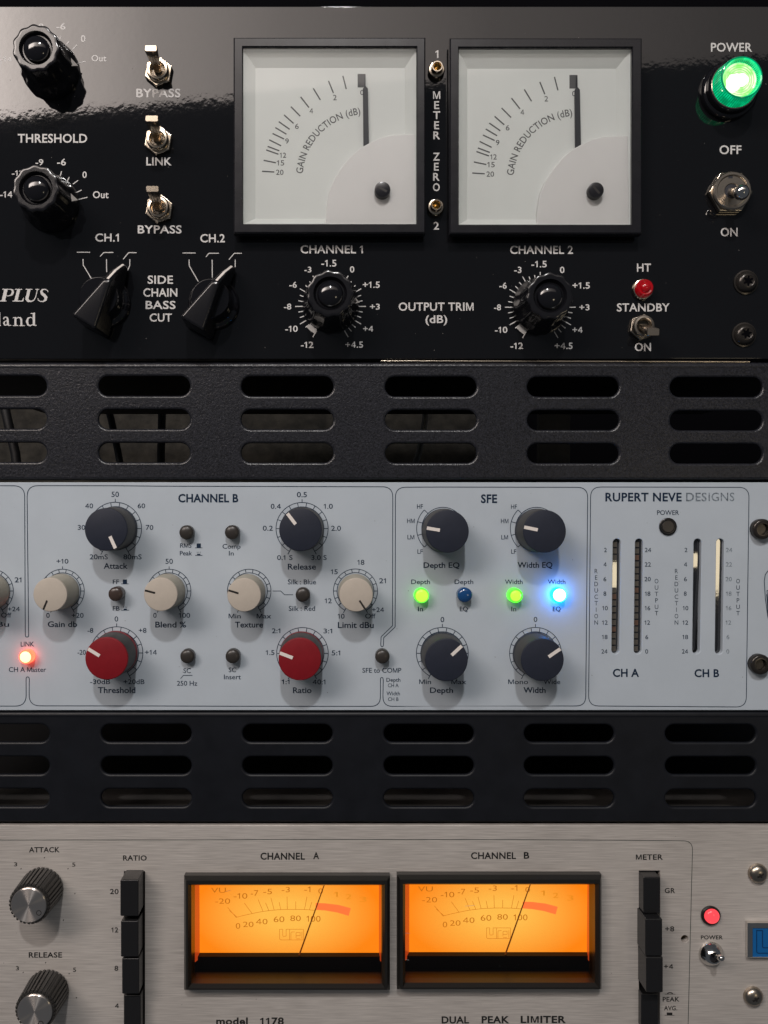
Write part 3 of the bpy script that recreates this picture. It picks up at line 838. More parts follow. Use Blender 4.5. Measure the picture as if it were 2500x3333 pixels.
gr_meter(c3, (0, 1), (0, 1), ((124, 1421, 147, 1470), (188, 1360, 212, 1405)), (272, 1281, 355, 1372), -.5, 'left white gain reduction meter in square black frame', (1131, 1173))
gr_meter(c4, (65.6, 1.017), (4.0, 1.0076), ((236, 1535, 151, 1474), (299, 1468, 216, 1409)), (355, 1360, 360, 1378), -.85, 'right white gain reduction meter in square black frame', (1226, 1177))

# black panel screws
def rack_screw(unit, p, r, label, m='black_screw', hgt=2.6, star=True, rot=0.5):
    x, z = at(*p, hgt)
    mb = MB(); mb.lathe(x, z, [(r * 1.12, .1), (r * 1.12, .55), (r * 1.0, .65), (r * .96, 1.2), (r * .82, 2.0), (r * .66, hgt - .1), (r * .54, hgt), (r * .50, hgt - .12)], 40)
    k = build('rack_screw', mb, m, unit, label=label, smooth=40)
    mb = MB()
    pts = []
    for i in range(24):
        a = i / 24 * 2 * math.pi
        rr = r * (.38 + (.13 * math.cos(6 * a) if star else .0)); pts.append((x + rr * math.cos(a + rot), z + rr * math.sin(a + rot)))
    mb.prism(pts, hgt - 1.5, hgt - .06); build('socket', mb, 'void_black', k)  # raised black star stands in for the shade inside the socket
    return k
rack_screw(u1, z2(632, 708), 4.1, 'upper black screw at the right edge')
rack_screw(u1, z2(605, 1500), 4.1, 'lower black screw at the right edge', rot=.2)

def dust(unit, n, x0, x1, y0, y1, m, h=.03):
    mb = MB()
    for _ in range(n):
        x, z = at(random.uniform(x0, x1), random.uniform(y0, y1), h); rr_ = random.choice((.06, .08, .1, .16)); a = random.uniform(0, 3)
        mb.add([(x + rr_ * random.uniform(.6, 1.3) * math.cos(a + t), h, z + rr_ * random.uniform(.6, 1.3) * math.sin(a + t)) for t in (0, 1.2, 2.5, 3.8, 5.0)], [(0, 1, 2, 3, 4)])
    build('dust', mb, m, unit, kind='stuff')
dust(u1, 110, 0, 2500, 60, 1150, 'dust_grey')
# ================================================================== 2 / 4  vented panels
def vent(name_label, ya, yb, h, rows, cols, sh, m, org):
    u = thing('vent_panel', org, name_label, 'vent panel', 'slotted vent panels between the units')
    holes = []
    for i, (yl, yr) in enumerate(rows):
        for (x0, x1) in cols:
            y = yl + (yr - yl) * (x0 + x1) / 5000
            P = [at(x0, y, h), at(x1, y, h)]
            r = mm(x0, y, sh / 2, h)
            xa, xb, zc = P[0][0] + r, P[1][0] - r, P[0][1]
            lp = [(xb + r * math.sin(math.radians(t * 15)), zc + r * math.cos(math.radians(t * 15))) for t in range(13)]
            lp += [(xa - r * math.sin(math.radians(t * 15)), zc - r * math.cos(math.radians(t * 15))) for t in range(13)]
            holes.append(lp)
    sheet('vented_plate', quad(-420, 2900, ya, yb, h), holes, h, 2.0, .85, m, u)
    # folded lips at top and bottom
    a, b_ = at(0, ya, h)[1], at(0, yb, h)[1]
    mb = MB(); mb.tube([(-180, h - 1.45, a - 1.1), (225, h - 1.45, a - 1.1)], 1.6, 20); build('folded_lip', mb, m, u, smooth=60, label='upper folded lip')
    mb = MB(); mb.box(-180, 225, b_, b_ + 1.6, -14, h - 1.2); build('folded_lip', mb, m, u, bevel=.3, label='lower folded lip')
    return u
U = .7535
cols = [(-160, 150.7), (320.2, 617.9), (785.1, 1085), (1254, 1551.4), (1717.2, 2015.5), (2182, 2482.7), (2650, 2860)]
vent('speckled black slotted vent panel just below the glossy black compressor', 1183, 1560, 1.0, [(1255, 1260), (1363, 1369), (1472, 1477)], cols, 63, 'powder_black', (10, -3, 35))
cols2 = [(-160, 159.7), (329, 622.4), (789.6, 1082), (1250, 1542.4), (1707.4, 1999), (2167, 2460.9), (2630, 2860)]
vent('smooth dark slotted vent panel between the grey processor and the silver limiter', 2320, 2676, -.3, [(2387, 2388), (2492, 2493), (2597, 2599)], cols2, 57, 'satin_black', (10, -3, -100))

# ================================================================== 3  grey processor
u3 = thing('processor_unit', (10, 0, -33), 'light grey audio processor with dark blue, cream and red knobs', 'audio processor')
NP = 'navy_print'
holes = []
SL = [((403, 493), (392, 1452)), ((588, 493), (577, 1452)), ((1075, 493), (1063, 1452)), ((1262, 493), (1251, 1455))]
slots_mm = []
for (a, b_) in SL:
    A = at(*g6(a[0], a[1] + 33), 0); Bz = at(*g6(b_[0], b_[1] - 33), 0)
    r = mm(*g6(*a), 32 * .3918)
    slots_mm.append((A, Bz, r))
    lp = [(A[0] + r * math.cos(math.radians(t * 15)), A[1] + r * math.sin(math.radians(t * 15))) for t in range(13)]
    lp += [(Bz[0] - r * math.cos(math.radians(t * 15)), Bz[1] - r * math.sin(math.radians(t * 15))) for t in range(13)]
    holes.append(list(reversed(lp)))
sheet('faceplate', quad(-420, 2900, 1570, 2312, 0), holes, 0, 3.0, .25, 'grey_paint', u3)
mb = MB(); mb.box(-185, 228, at(0, 2290)[1], at(0, 1590)[1], -240, -6.5); build('chassis', mb, 'chassis_black', u3)
mb = MB(); mb.box(88, 152, at(0, 2230)[1], at(0, 1700)[1], -6.2, -5.6); build('meter_board', mb, 'slot_wall', u3)

# LED ladders behind the slots
for i, (A, Bz, r) in enumerate(slots_mm):
    n = 16
    tilt = [.5, 0, .9, 1.0][i]
    cx0, cx1 = A[0], Bz[0]
    za, zb = A[1] + r, Bz[1] - r
    hf = -1.3
    # glossy dark window behind the slot; slant and bow shaped to place its mirrored patch
    tx, z0_, bow = [(-.066, -28.0, .0035), (.05, -25, .0), (-.012, -19.6, .0085), (-.006, -24, .0)][i]
    mb = MB(); pts = []; fs = []; rows_ = 60
    for j in range(rows_ + 1):
        t = j / rows_
        zc = za + (zb - za) * t; xc = cx0 + (cx1 - cx0) * t
        for e in (-1, 1):
            pts.append((xc + e * (r + .5), hf - .5 + e * (r + .5) * tx - (bow / 2 * min(abs(zc - z0_), 8) ** 2 + bow * 8 * max(0, abs(zc - z0_) - 8)) + (.012 * (zc - za) if i == 3 else 0), zc))
        if j: fs.append((2 * j - 2, 2 * j - 1, 2 * j + 1, 2 * j))
    mb.add(pts, fs)
    k = build('level_ladder', mb, 'ladder_black', u3, label=['CH A reduction light ladder', 'CH A output light ladder', 'CH B reduction light ladder', 'CH B output light ladder'][i], smooth=30)
    if i < 2:
        for j in range(17):
            t = (j + .9) / 17.6
            if i == 0 and .20 < t < .42: continue
            zc = za + (zb - za) * t; xc = cx0 + (cx1 - cx0) * t - r * .25
            mb = MB(); mb.box(xc - r * .62, xc + r * .62, zc - .95, zc + .95, hf - .9, hf - .25)
            build('segment', mb, 'ladder_segment_rust' if (j + i) % 5 == 3 else 'ladder_segment', k)

LW = 5.0
# printed outlines
ln = []
ln.append(('printed_outline', [(g3, fillet([(-80, 50), (190, 50, 85), (195, 1200), (196, 1212, 8), (208, 1217, 10), (221, 1212, 8), (221, 1200), (208, 49, 85), (1500, 52)]))]))
def conv(fr, pts): return [fr(x, y) for x, y in pts]
pa = conv(g3, fillet([(-80, 50), (190, 50, 85), (195, 1200), (197, 1214, 8), (208, 1218, 10), (220, 1214, 8), (221, 1200), (208, 49, 85), (900, 50)])) + \
     conv(g4, fillet([(-300, 53), (1490, 58, 80), (1488, 1130, 12), (1400, 1215, 12), (1397, 1275), (1399, 1288, 6), (1407, 1291, 8), (1416, 1288, 6), (1418, 1275), (1420, 1222, 10), (1508, 1140, 12), (1510, 62, 80), (1750, 60)])) + \
     conv(g5, fillet([(500, 60), (1572, 62, 80), (1556, 1749, 75), (300, 1750)])) + \
     conv(g4, fillet([(1800, 1752), (1413, 1752, 75), (1416, 1545), (1413, 1532, 6), (1406, 1529, 8), (1397, 1532, 6), (1395, 1545), (1394, 1752, 75), (300, 1751)])) + \
     conv(g3, fillet([(1200, 1749), (224, 1748, 85), (226, 1540), (223, 1528, 6), (213, 1524, 8), (203, 1528, 6), (201, 1540), (202, 1750, 85), (-80, 1750)]))
idf = lambda x, y: (x, y)
mb = MB(); strip(mb, idf, pa, 2.5, .05); build('printed_outline', mb, NP, u3, label='dark outline round the channel fields')
mb = MB()
pb = conv(g6, fillet([(800, 65), (1502, 67, 85), (1478, 1892, 85), (168, 1883, 85), (186, 64, 85), (801, 65)]))
strip(mb, idf, pb, 2.4, .05); build('printed_outline', mb, NP, u3, label='dark outline round the level ladders')
lines(u3, g4, [[(562, 862), (625, 862), (655, 891), (720, 891)]], 5, NP, label='dark bent line from Texture knob to button')
lines(u3, g3, [[(1393, 1538), (1415, 1513), (1485, 1513)]], 5, NP, label='low cut curve symbol under SC')

# scale rings
def ring(fr, cx, cy, R, top, half=None):
    ls = []
    r0 = R * .835
    if half:
        ls.append(arc(cx, cy, R, 225, 315, 24)); ls.append(arc(cx, cy, half, 0, 360, 60))
        for a in (225, 255, 285, 315): ls.append(rad(cx, cy, half, R, a))
    else:
        ls.append(arc(cx, cy, R, -151, 151, 70)); ls.append(arc(cx, cy, r0, -151, 151, 60))
        for a in range(-130, 131, 20): ls.append(rad(cx, cy, r0, R, a))
        for a in (-151, 151): ls.append(rad(cx, cy, r0, R * 1.13, a))
        if top: ls.append(rad(cx, cy, R, R * 1.13, 0))
    mb = MB()
    for i, p in enumerate(ls): strip(mb, fr, p, 5.4, .05 + .004 * min(i, 5))
    build('scale_ring', mb, NP, u3)
for a in [(g3, 889, 380, 203, 1), (g3, 482, 862, 168, 1), (g3, 1305, 862, 168, 1), (g3, 900, 1340, 202, 1), (g3, -65, 862, 168, 0), (g4, 790, 380, 201, 1), (g4, 382, 862, 168, 0),
          (g4, 1202, 862, 170, 0), (g4, 793, 1343, 199, 0), (g5, 450, 1343, 200, 1), (g5, 1169, 1343, 200, 1)]: ring(*a)
ring(g5, 455, 380, 203, 0, 164); ring(g5, 1178, 380, 203, 0, 164)

# lettering of the grey unit
for fr, items in [
  (g3, [('21', 113, 165, 757, 795), ('+24', 60, 153, 984, 1018), ('Off', 8, 88, 1030, 1066), ('dBu', -75, 70, 1099, 1137), ('LINK', 160, 263, 1254, 1290), ('CH A Master', 68, 356, 1450, 1486),
        ('50', 860, 918, 96, 136), ('40', 658, 718, 187, 223), ('60', 1062, 1120, 187, 223), ('30', 600, 658, 353, 390), ('70', 1125, 1183, 353, 390), ('20mS', 692, 832, 580, 617), ('80mS', 952, 1093, 580, 617),
        ('+10', 435, 528, 615, 650), ('0', 357, 383, 1032, 1068), ('+20', 553, 645, 1032, 1068), ('FF', 870, 918, 774, 808), ('FB', 870, 922, 979, 1013), ('50', 1277, 1334, 614, 652),
        ('0', 1182, 1208, 1032, 1068), ('100', 1380, 1467, 1032, 1068), ('0', 884, 912, 1058, 1097), ('-8', 675, 720, 1148, 1184), ('+8', 1070, 1130, 1148, 1184), ('-20', 598, 662, 1317, 1353),
        ('+14', 1118, 1210, 1317, 1353), ('-30dB', 695, 850, 1545, 1580), ('+20dB', 953, 1115, 1544, 1580), ('RMS', 1390, 1477, 494, 528), ('Peak', 1388, 1482, 553, 587), ('SC', 1415, 1472, 1459, 1495), ('250 Hz', 1365, 1522, 1556, 1592)]),
  (g4, [('Comp', 176, 315, 500, 535), ('In', 225, 263, 554, 588), ('0.5', 750, 827, 99, 138), ('0.4', 548, 626, 190, 227), ('1.0', 957, 1027, 190, 227), ('0.2', 487, 565, 359, 396), ('2.0', 1015, 1090, 359, 397),
        ('0.1 S', 597, 717, 586, 622), ('3.0 S', 862, 980, 586, 622), ('18', 1217, 1271, 622, 660), ('15', 1012, 1065, 695, 732), ('21', 1385, 1437, 764, 802), ('12', 965, 1019, 919, 956), ('10', 1065, 1118, 1038, 1075),
        ('+24', 1330, 1422, 989, 1024), ('Off', 1277, 1357, 1037, 1073), ('Silk : Blue', 680, 898, 773, 810), ('Silk : Red', 687, 890, 978, 1015), ('Min', 223, 317, 1037, 1073), ('Max', 440, 552, 1037, 1073),
        ('SC', 224, 280, 1453, 1488), ('Insert', 187, 318, 1507, 1543), ('2:1', 557, 622, 1151, 1187), ('3:1', 955, 1022, 1153, 1188), ('1.5', 510, 577, 1319, 1355), ('5:1', 1018, 1084, 1321, 1358), ('1:1', 633, 693, 1545, 1580),
        ('40:1', 872, 970, 1545, 1582), ('SFE to COMP', 1255, 1556, 1456, 1492), ('Depth', 1441, 1549, 1533, 1562), ('CH A', 1452, 1535, 1576, 1604), ('Width', 1441, 1545, 1638, 1667), ('CH B', 1453, 1534, 1683, 1710)]),
  (g5, [('HF', 255, 300, 193, 227), ('HM', 178, 237, 304, 338), ('LM', 181, 234, 430, 463), ('LF', 258, 299, 541, 574), ('HF', 980, 1025, 195, 228), ('HM', 902, 960, 305, 339), ('LM', 905, 957, 431, 464), ('LF', 981, 1020, 541, 574),
        ('Depth', 210, 355, 774, 808), ('Depth', 545, 689, 774, 808), ('In', 262, 301, 983, 1018), ('EQ', 585, 647, 983, 1018), ('Width', 933, 1070, 774, 808), ('Width', 1264, 1400, 774, 808), ('In', 982, 1020, 983, 1018),
        ('EQ', 1302, 1363, 983, 1018), ('0', 436, 465, 1063, 1102), ('0', 1155, 1183, 1062, 1100), ('Min', 271, 363, 1544, 1580), ('Max', 520, 635, 1544, 1580), ('Mono', 958, 1112, 1544, 1580), ('Wide', 1230, 1360, 1544, 1580)]),
  (g6, [('POWER', 737, 920, 258, 296)])]:
    for s, x0, x1, yt, yb in items: T(u3, fr, s, x0, x1, yt, yb, NP, off=.009)
for fr, s, x0, x1, yt, yb in [(g3, 'Attack', 800, 985, 647, 690), (g3, 'Gain db', 368, 595, 1097, 1139), (g3, 'Blend %', 1198, 1436, 1099, 1143), (g3, 'Threshold', 755, 1045, 1604, 1649), (g4, 'Release', 680, 898, 652, 696),
    (g4, 'Limit dBu', 1066, 1343, 1102, 1147), (g4, 'Texture', 272, 489, 1100, 1143), (g4, 'Ratio', 720, 863, 1606, 1649), (g5, 'Depth EQ', 305, 583, 642, 683), (g5, 'Width EQ', 1030, 1300, 640, 682),
    (g5, 'Depth', 355, 533, 1607, 1648), (g5, 'Width', 1076, 1247, 1605, 1648)]:
    T(u3, fr, s, x0, x1, yt, yb, NP, off=.016)
a = g3(1375, 0)[0]; b_ = g4(298, 0)[0]; ya, yb = g4(0, 116)[1], g4(0, 176)[1]
T(u3, idf, 'CHANNEL B', a, b_, ya, yb, NP, off=.03, track=.02)
T(u3, g5, 'SFE', 748, 873, 119, 181, NP, off=.03, track=.02)
T(u3, g6, 'RUPERT NEVE', 308, 942, 114, 182, NP, off=.026, track=.03)
T(u3, g6, 'DES', 978, 1150, 113, 182, 'worn_print', off=.016, track=.03, label='navy printed DES, partly worn')
T(u3, g6, 'IGNS', 1165, 1380, 112, 181, 'worn_print', off=.008, track=.03, label='worn printed IGNS')
T(u3, g6, 'CH A', 370, 588, 1577, 1640, NP, off=.027, track=.02)
T(u3, g6, 'CH B', 1048, 1253, 1580, 1642, NP, off=.027, track=.02)
ys = [570, 690, 812, 933, 1053, 1173, 1293, 1413]
for dx, tag_, nums, xs in [(0, NP, ['2', '4', '6', '8', '10', '12', '18', '24'], [(297, 320), (293, 318), (292, 316), (292, 315), (282, 328), (280, 327), (279, 326), (275, 325)]),
                      (669, NP, ['2', '4', '6', '8', '10', '12', '18', '24'], [(297, 320), (293, 318), (292, 316), (291, 314), (282, 328), (280, 327), (279, 326), (275, 325)]),
                      (0, NP, ['24', '22', '20', '18', '16', '12', '6', '0'], [(636, 688), (635, 686), (633, 685), (636, 682), (635, 681), (633, 679), (640, 664), (639, 663)]),
                      (674, 'worn_print', ['24', '22', '20', '18', '16', '12', '6', '0'], [(636, 688), (635, 686), (633, 685), (636, 682), (635, 681), (633, 679), (640, 664), (639, 663)])]:
    for s, (x0, x1), y in zip(nums, xs, ys): T(u3, g6, s, x0 + dx, x1 + dx, y, y + 35, tag_, off=.008)
RD = [745 + i * 53.4 for i in range(9)]
vert(u3, g6, 'REDUCTION', 218, 245, RD, 36, NP, label='REDUCTION printed downwards, first'); vert(u3, g6, 'REDUCTION', 885, 912, RD, 36, NP, label='REDUCTION printed downwards, second')
OD = [828 + i * 53.4 for i in range(6)]
vert(u3, g6, 'OUTPUT', 719, 747, OD, 36, NP, label='OUTPUT printed downwards, first'); vert(u3, g6, 'OUTPUT', 1396, 1424, OD, 36, NP, label='OUTPUT printed downwards, second')
dust(u3, 60, 0, 2500, 1600, 2290, 'dust_dark')
# button icons
def icon(fr, x0, x1, yb, kind):
    mb = MB(); strip(mb, fr, [(x0, yb), (x1, yb)], 5, .05)
    c = (x0 + x1) / 2
    if kind == 'out':
        strip(mb, fr, [(c, yb - 34), (c, yb)], 32, .056)
    else:
        strip(mb, fr, [(c, yb - 12), (c, yb)], 26, .056)
        for dx in (-14, 0, 14): strip(mb, fr, [(c + dx * .7, yb - 18), (c + dx, yb - 28)], 3, .05)
    build('printed_symbol', mb, NP, u3)
icon(g3, 1505, 1562, 529, 'out'); icon(g3, 1505, 1562, 587, 'in'); icon(g3, 935, 992, 807, 'out'); icon(g3, 935, 997, 1010, 'in')
# logo cut by the right edge
lines(u3, zs, [fillet([(540, 775), (505, 820), (492, 900), (505, 1100), (532, 1300), (560, 1420)]), [(560, 1000), (524, 1010), (540, 1180), (560, 1300)], [(520, 1050), (535, 1250), (560, 1380)]], 9, NP, name='printed_logo', label='dark blue looping logo cut by the right edge')

# knobs
def rnd_knob(cap, R, color, side, ptr, pm, label, hgt=13.5, base=None):
    fr, cx, cy = cap
    p = fr(cx, cy)
    x, z = at(*p, hgt)
    r = mm(p[0], p[1], R * .4219, hgt)
    mb = MB()
    mb.lathe(x, z, [(r + .42, .3), (r + .45, .8), (r + .38, 3.2), (r + .30, 3.4), (r + .05, hgt - 1.1), (r - .02, hgt - 1.0)], 72)
    k = build('knob', mb, side, u3, label=label, smooth=50)
    mb = MB(); mb.lathe(x, z, [(r + .50, .35), (r + .53, .9), (r + .45, 2.6)], 72); build('skirt', mb, color if 'cream' not in color else 'cream_side', k, smooth=50)
    mb = MB(); mb.lathe(x, z, [(r, hgt - 1.0), (r, hgt - .25), (r - .12, hgt - .06), (r - .3, hgt), (.02, hgt)], 72); build('cap', mb, color, k, smooth=40)
    if ptr:
        (ax, ay), (bx, by) = ptr
        A = Vector(at(*fr(ax, ay), hgt)); Bv = Vector(at(*fr(bx, by), hgt))
        c = Vector((x, z)); rr = r - .15
        for P in (A, Bv):
            if (P - c).length > rr: P[:] = c + (P - c).normalized() * rr
        d = (Bv - A).normalized(); n = Vector((-d.y, d.x)) * .62 * (1 if R > 150 else .55)
        mb = MB(); mb.prism([tuple(A + n), tuple(A - n), tuple(Bv - n), tuple(Bv + n)], hgt - .05, hgt + .1); build('pointer_line', mb, pm, k)
    return k
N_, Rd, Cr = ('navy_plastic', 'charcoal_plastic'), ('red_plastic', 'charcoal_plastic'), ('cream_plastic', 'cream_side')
for cap, R, (c, sd), ptr, pm, lb in [
    ((g3, 818, 387), 165, N_, ((849, 440), (893, 538)), 'pointer_white', 'dark blue Attack knob'),
    ((g4, 778, 390), 165, N_, ((672, 258), (740, 347)), 'pointer_white', 'dark blue Release knob'),
    ((g3, 387, 890), 131, Cr, ((363, 935), (333, 1008)), 'pointer_black', 'cream Gain knob'),
    ((g3, 1240, 888), 130, Cr, ((1118, 857), (1197, 877)), 'pointer_black', 'cream Blend knob'),
    ((g4, 343, 892), 130, Cr, ((218, 855), (300, 880)), 'pointer_black', 'cream Texture knob'),
    ((g4, 1207, 892), 130, Cr, ((1233, 935), (1278, 1003)), 'pointer_black', 'cream Limit knob'),
    ((g3, -172, 892), 131, Cr, None, 'pointer_black', 'cream knob cut by the left edge'),
    ((g3, 822, 1383), 165, Rd, ((680, 1308), (768, 1362)), 'pointer_white', 'red Threshold knob'),
    ((g4, 773, 1388), 165, Rd, ((618, 1340), (718, 1378)), 'pointer_white', 'red Ratio knob'),
    ((g5, 490, 402), 165, N_, ((325, 375), (431, 393)), 'pointer_white', 'dark blue Depth EQ knob'),
    ((g5, 1240, 402), 165, N_, ((1076, 368), (1186, 390)), 'pointer_white', 'dark blue Width EQ knob'),
    ((g5, 482, 1395), 165, N_, ((522, 1357), (603, 1282)), 'pointer_white', 'dark blue Depth knob'),
    ((g5, 1223, 1393), 165, N_, ((1270, 1370), (1360, 1308)), 'pointer_white', 'dark blue Width knob')]:
    rnd_knob(cap, R, c, sd, ptr, pm, lb)

# push buttons and lit buttons
def dome_prof(r, h0, h1):
    return [(r, h0), (r, h1 - r * .45)] + [(r * math.cos(t), h1 - r * .45 + r * .45 * math.sin(t)) for t in [i * math.pi / 2 / 7 for i in range(1, 7)]] + [(.02, h1)]
def button(p, r, hgt, m, label):
    x, z = at(*p, hgt * .6)
    mb = MB(); mb.lathe(x, z, dome_prof(r, .1, hgt), 40)
    return build('push_button', mb, m, u3, label=label, smooth=50)
for p, r, hgt, m, lb in [(g3(1440, 410), 2.75, 3.6, 'button_rubber', 'dark button above RMS'), (g3(897, 884), 2.75, 5.2, 'button_brown', 'brownish button between FF and FB'),
    (g3(1447, 1365), 2.75, 3.6, 'button_rubber', 'dark button above 250 Hz'), (g4(251, 409), 2.75, 4.4, 'button_rubber', 'dark Comp In button'), (g4(796, 890), 2.75, 4.4, 'button_rubber', 'dark Silk button'),
    (g4(256, 1364), 2.75, 4.4, 'button_rubber', 'dark SC Insert button'), (g4(1410, 1366), 2.75, 4.2, 'button_rubber', 'dark SFE to COMP button'), (g5(622, 892), 2.85, 4.6, 'blue_lens', 'unlit blue Depth EQ button')]:
    button(p, r, hgt, m, lb)
def lit(p, r, hgt, rim, core, rc, label):
    x, z = at(*p, hgt * .6)
    mb = MB(); mb.lathe(x, z, [(r, .1), (r, hgt - .9), (r * .97, hgt - .5), (rc + .02, hgt - .25)], 40)
    k = build('lit_button', mb, rim, u3, label=label, smooth=50)
    mb = MB(); mb.lathe(x, z, [(rc, hgt - .35), (rc * .95, hgt - .1), (rc * .7, hgt + .2), (.02, hgt + .35)], 36); build('lamp_lens', mb, core, k, smooth=60)
lit(g5(289, 896), 2.8, 4.2, 'led_green_rim', 'led_green_core', 2.45, 'lit yellow-green Depth In button')
lit(g5(1011, 896), 2.8, 4.2, 'led_green_rim', 'led_green_core', 2.1, 'lit green Width In button')
lit(g5(1347, 891), 2.8, 4.2, 'led_blue_rim', 'led_blue_core', 2.5, 'glowing blue Width EQ button')
lit(g3(205, 1368), 2.7, 3.6, 'led_red_rim', 'led_red_core', 2.15, 'glowing red LINK lamp')
x, z = at(*g6(833, 393), 1.0)
mb = MB(); mb.lathe(x, z, [(3.35, .08), (3.35, .5), (3.1, .7), (2.5, .7), (2.3, .4)], 44); k = build('push_button', mb, 'key_black', u3, smooth=40, label='dark round button under POWER')
mb = MB(); mb.lathe(x, z, [(2.3, .1), (2.3, .6), (2.1, .8), (.02, .85)], 36); build('button_face', mb, 'button_rubber', k, smooth=40)
for p, lb in [(zs(482, 295), 'upper dark bolt on the grey faceplate'), (zs(457, 1872), 'lower dark bolt on the grey faceplate')]:
    x, z = at(*p, 3)
    mb = MB(); mb.lathe(x, z, [(3.9, .1), (3.95, 2.2), (3.7, 2.8), (3.2, 3.1), (2.2, 3.1), (2.05, 2.9), (2.0, 1.4)], 44); k = build('rack_bolt', mb, 'black_screw', u3, smooth=40, label=lb)
    mb = MB(); mb.prism(hexa(x, z, 2.05, .3), 1.0, 1.6); build('socket', mb, 'black_screw', k)

# ================================================================== 5  silver limiter
u5 = thing('limiter_unit', (10, 0, -150), 'brushed silver limiter with two glowing amber meters', 'limiter')
VA = (90, 1590, 332, 1165); VB = (72, 1562, 325, 1160)
holes = []
for fr, v in [(s2, VA), (s3, VB)]: holes.append(quad(v[0] + 40, v[1] - 40, v[2] + 60, v[3] - 40, 0, fr))
# recessed key slots
K1 = quad(1080, 1262, 366, 2000, 0, s1); K2 = quad(393, 600, 405, 2300, 0, s4)
holes += [K1, K2]
hx, hz = at(*s4(842, 1075)); hr = mm(*s4(842, 1075), 36 * .3315)
holes.append([(hx + hr * math.cos(i * math.pi / 12), hz + hr * math.sin(i * math.pi / 12)) for i in range(24)])
sheet('faceplate', quad(-420, 2900, 2687, 3600, 0), [list(h) for h in holes], 0, 3.0, .2, 'brushed_aluminium', u5)
zt = at(0, 2694)[1]
mb = MB(); mb.box(-300, 300, zt - 90, zt - .6, -300, -62); build('chassis', mb, 'chassis_black', u5)  # rear coloured black for the shade deep behind the vent
mb = MB(); mb.box(-184, 227, zt - 1.6, zt - .6, -61.9, -3.2); build('top_cover', mb, 'chassis_grey', u5, label='front of the chassis top, kept grey where light reaches through the vent slots')
for K in (K1, K2):
    x0, x1 = K[0][0], K[1][0]; z0, z1 = K[0][1], K[2][1]
    mb = MB(); mb.add([(x0 - 1, -8, z0), (x1 + 1, -8, z0), (x1 + 1, -8, z1 + 1), (x0 - 1, -8, z1 + 1)], [(0, 1, 2, 3)]); build('key_well', mb, 'pointer_black', u5)
mb = MB(); mb.lathe(hx, hz, [(hr + .2, -6), (.5, -6.2), (.02, -6.2)], 20); build('hole_bottom', mb, 'dark_nickel', u5)
mb = MB(); mb.lathe(hx, hz, [(hr + .05, -.02), (hr + .08, -6)], 24); mb.f = [f for f in mb.f if len(f) == 4]; build('hole_wall', mb, 'dark_nickel', u5)

AP = 'alu_print'
for fr, s, x0, x1, yt, yb, o in [(s1, 'ATTACK', 252, 520, 155, 198, .012), (s1, '3', 122, 150, 287, 320, .004), (s1, '5', 628, 657, 289, 323, .004), (s1, 'RATIO', 1072, 1278, 227, 270, .012), (s1, '20', 958, 1033, 519, 562, .006),
    (s1, '12', 970, 1030, 854, 896, .006), (s1, '8', 997, 1030, 1188, 1230, .006), (s1, '4', 1002, 1035, 1516, 1556, .006), (s1, 'RELEASE', 250, 541, 1071, 1115, .012), (s1, '3', 138, 165, 1191, 1226, .004), (s1, '5', 636, 663, 1204, 1240, .004),
    (s2, 'CHANNEL', 645, 970, 171, 219, .014), (s2, 'A', 1030, 1074, 168, 215, .014), (s2, 'model', 322, 553, 1374, 1424, .018), (s2, '1178', 643, 816, 1374, 1424, .018), (s3, 'CHANNEL', 612, 941, 168, 214, .014), (s3, 'B', 998, 1038, 166, 212, .014),
    (s3, 'DUAL', 398, 598, 1366, 1414, .020), (s3, 'PEAK', 690, 893, 1364, 1413, .020), (s3, 'LIMITER', 975, 1305, 1362, 1411, .020),
    (s4, 'METER', 362, 627, 246, 296, .012), (s4, 'GR', 645, 747, 576, 624, .006), (s4, '+8', 648, 738, 952, 1000, .006), (s4, '+4', 637, 727, 1323, 1369, .006), (s4, 'POWER', 1000, 1215, 1041, 1078, .010),
    (s4, 'PEAK', 625, 790, 1646, 1689, .008), (s4, 'AVG.', 638, 768, 1733, 1775, .008)]:
    T(u5, fr, s, x0, x1, yt, yb, AP, off=o + .012, track=.03)
mb = MB()
pl = conv(s1, [(-400, 92), (1600, 91)]) + conv(s2, [(1000, 72)]) + conv(s3, [(900, 74)]) + conv(s4, fillet([(300, 106), (920, 112, 90), (905, 700), (870, 2100)]))
strip(mb, idf, pl, 2.0, .05); build('printed_outline', mb, 'line_green', u5, label='thin dark line framing the silver faceplate')
for ds in [[(387, 245), (183, 342), (592, 342), (652, 558), (552, 790)], [(397, 1160), (202, 1245), (602, 1256), (665, 1465)]]:
    mb = MB()
    for (x, y) in ds: strip(mb, s1, [(x - 3, y + 5), (x + 3, y - 5)], 7, .05)
    build('scale_marks', mb, AP, u5, label='black dial dots round a ribbed knob')
mb = MB(); strip(mb, s4, [(665, 1810), (720, 1810)], 26, .05); strip(mb, s4, [(645, 1825), (740, 1825)], 4, .055)
strip(mb, s4, arc(697, 1640, 38, -45, 45, 8), 9, .05); strip(mb, s4, [(645, 1617), (750, 1617)], 4, .055)
build('printed_symbol', mb, AP, u5, label='black button symbols above PEAK and below AVG.')

